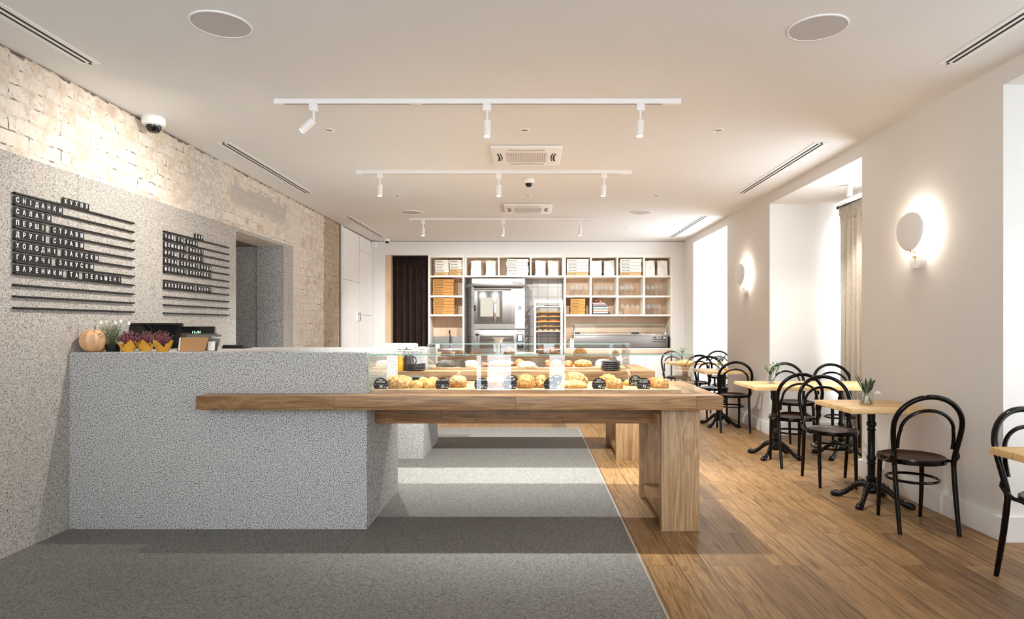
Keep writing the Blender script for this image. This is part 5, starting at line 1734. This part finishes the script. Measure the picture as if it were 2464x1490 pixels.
cafe_table(2.265, 2.86, 8.285, 8.913, 'pale square cafe table under the farther wall sconce', [(2.56, 8.6)])
cafe_table(2.25, 3.6, 10.2, 10.78, 'long pale table in the farthest window niche', [(2.56, 10.49), (3.2, 10.49)])

# ------------------------------------------------------------------ vases with sprigs
def leaf(q, b, d, l, w, m, curl=.2):
    b, d = Vector(b), Vector(d).normalized()
    sd = d.cross(Vector((0, 1, .1)))
    if sd.length < .05:
        sd = Vector((1, 0, 0))
    sd.normalize()
    up = sd.cross(d)
    i = q.mi(m)
    prev = None
    n = 7
    for k in range(n+1):
        u = k/n
        ww = w*math.sin(PI*min(1, u*.94+.04))**.8*.5
        c = b+d*l*u+up*curl*l*u*u
        row = [q.bm.verts.new(c-sd*ww+up*ww*.35), q.bm.verts.new(c), q.bm.verts.new(c+sd*ww+up*ww*.35)]
        if prev:
            q.face((prev[0], prev[1], row[1], row[0]), i)
            q.face((prev[1], prev[2], row[2], row[1]), i)
        prev = row
# leafy jar on the near wall table
X, Y = 2.555, 4.84
t = thing('glass_vase', 'shouldered clear glass jar holding dark leaves and a white bloom', 'vase', (X, Y, .75), 'glass vases on the cafe tables')
q = MB(); q.lathe([(0, 0), (.047, 0), (.05, .006), (.05, .075), (.042, .092), (.028, .10), (.028, .112), (.025, .112), (.025, .1), (.039, .09), (.047, .074), (.047, .008), (0, .006)], 'jar', (X, Y, .75), 32); q.build('jar', t, smooth=50)
q = MB(); q.lathe([(0, .008), (.0455, .008), (.0455, .03), (0, .03)], 'water', (X, Y, .75), 24); q.build('water', t)
q = MB()
for d_, L_ in (((-.42, .1, 1), .2), ((.05, .1, 1), .17), ((.25, 0, 1), .18), ((.35, -.1, 1), .15), ((-.35, .05, 1), .21)):
    d_ = Vector(d_).normalized()
    b = Vector((X-d_.x*.1, Y-d_.y*.1, .757))
    q.tube([b, b+d_*L_*.6, b+d_*L_], [.0025, .002, .0015], 'stem', 5)
q.build('stem', t)
q = MB()
for b, d_, l_, w_ in (((X+.0, Y, .84), (.12, .1, 1), .11, .026), ((X+.015, Y, .86), (.35, .0, 1), .10, .022), ((X+.01, Y, .835), (.5, -.1, .9), .10, .036), ((X+.03, Y, .90), (.9, .1, .6), .06, .022), ((X-.005, Y+.01, .83), (-.05, .2, 1), .09, .024), ((X+.03, Y+.02, .86), (.75, .2, .8), .09, .02),
                      ((X-.03, Y, .86), (-.42, .0, 1), .115, .009), ((X-.022, Y, .86), (-.28, .1, 1), .125, .009)):
    leaf(q, b, d_, l_, w_, 'darkleaf')
q.build('leaves', t, smooth=60, solid=.0008)
q = MB()
for k in range(5):
    a = k*2*PI/5
    leaf(q, (X+.075, Y-.01, .852), (math.cos(a)*.7+.3, math.sin(a)*.7, -.6), .032, .02, 'petal', -.3)
q.build('flower', t, 'drooping white bloom', smooth=60, solid=.0008)
# tumbler vases on the other tables
def tumbler(X, Y, lab, seed, h=.095, r=.042, tall=None, leafm='leaf'):
    t = thing('glass_vase', lab, 'vase', (X, Y, .75), 'glass vases on the cafe tables')
    q = MB(); q.lathe([(0, 0), (r, 0), (r, h), (r-.003, h), (r-.003, .008), (0, .008)], 'clear', (X, Y, .75), 28); q.build('tumbler', t, smooth=50)
    q = MB(); q.lathe([(0, .009), (r-.0035, .009), (r-.0035, .045), (0, .045)], 'water', (X, Y, .75), 20); q.build('water', t)
    rr = random.Random(seed)
    q, q2, q3 = MB(), MB(), MB()
    for k in range(9):
        a = rr.uniform(0, 2*PI); e = rr.uniform(.1, .55)
        d_ = Vector((math.cos(a)*math.sin(e), math.sin(a)*math.sin(e)*.7, math.cos(e)))
        b = Vector((X-d_.x*.04, Y-d_.y*.04, .762))
        L_ = rr.uniform(.13, .2)
        q.tube([b, b+d_*L_], [.002, .0012], 'stem', 5)
        for j in range(3):
            leaf(q2, b+d_*L_*(.7+.15*j), d_+Vector((rr.uniform(-.5, .5), rr.uniform(-.3, .3), .1)), rr.uniform(.03, .05), .010, leafm)
        if k % 2 == 0:
            q3.lump(b+d_*L_, (.014, .014, .018), 'petal', k, .2, 20, 2, .6)
    if tall:
        b = Vector((X+.01, Y, .78)); d_ = Vector(tall).normalized()
        q.tube([b, b+d_*.12], [.002, .0012], 'stem', 5)
        leaf(q2, b+d_*.07, d_, .15, .016, 'leaf', .05)
    q.build('stem', t); q2.build('leaves', t, smooth=60, solid=.0006); q3.build('flower', t, 'tiny white blooms')
tumbler(2.505, 6.62, 'clear tumbler with white sprigs and one long green blade on the niche table', 4, tall=(.5, 0, 1))
tumbler(2.565, 8.66, 'clear tumbler of thin stems on the table under the farther sconce', 5, .1, .042, tall=(.45, 0, 1), leafm='darkleaf')
tumbler(2.50, 10.5, 'clear tumbler with a few green sprigs on the farthest table', 6, .1, .04, tall=(.1, 0, 1))
q = MB(); q.lathe([(0, 0), (.02, 0), (.022, .02), (.018, .028), (0, .028)], 'amber', (2.62, 8.55, .75), 16)
tag(q.build('candle_holder'), 'tiny amber pot beside the tumbler on the table under the farther sconce', 'pot')
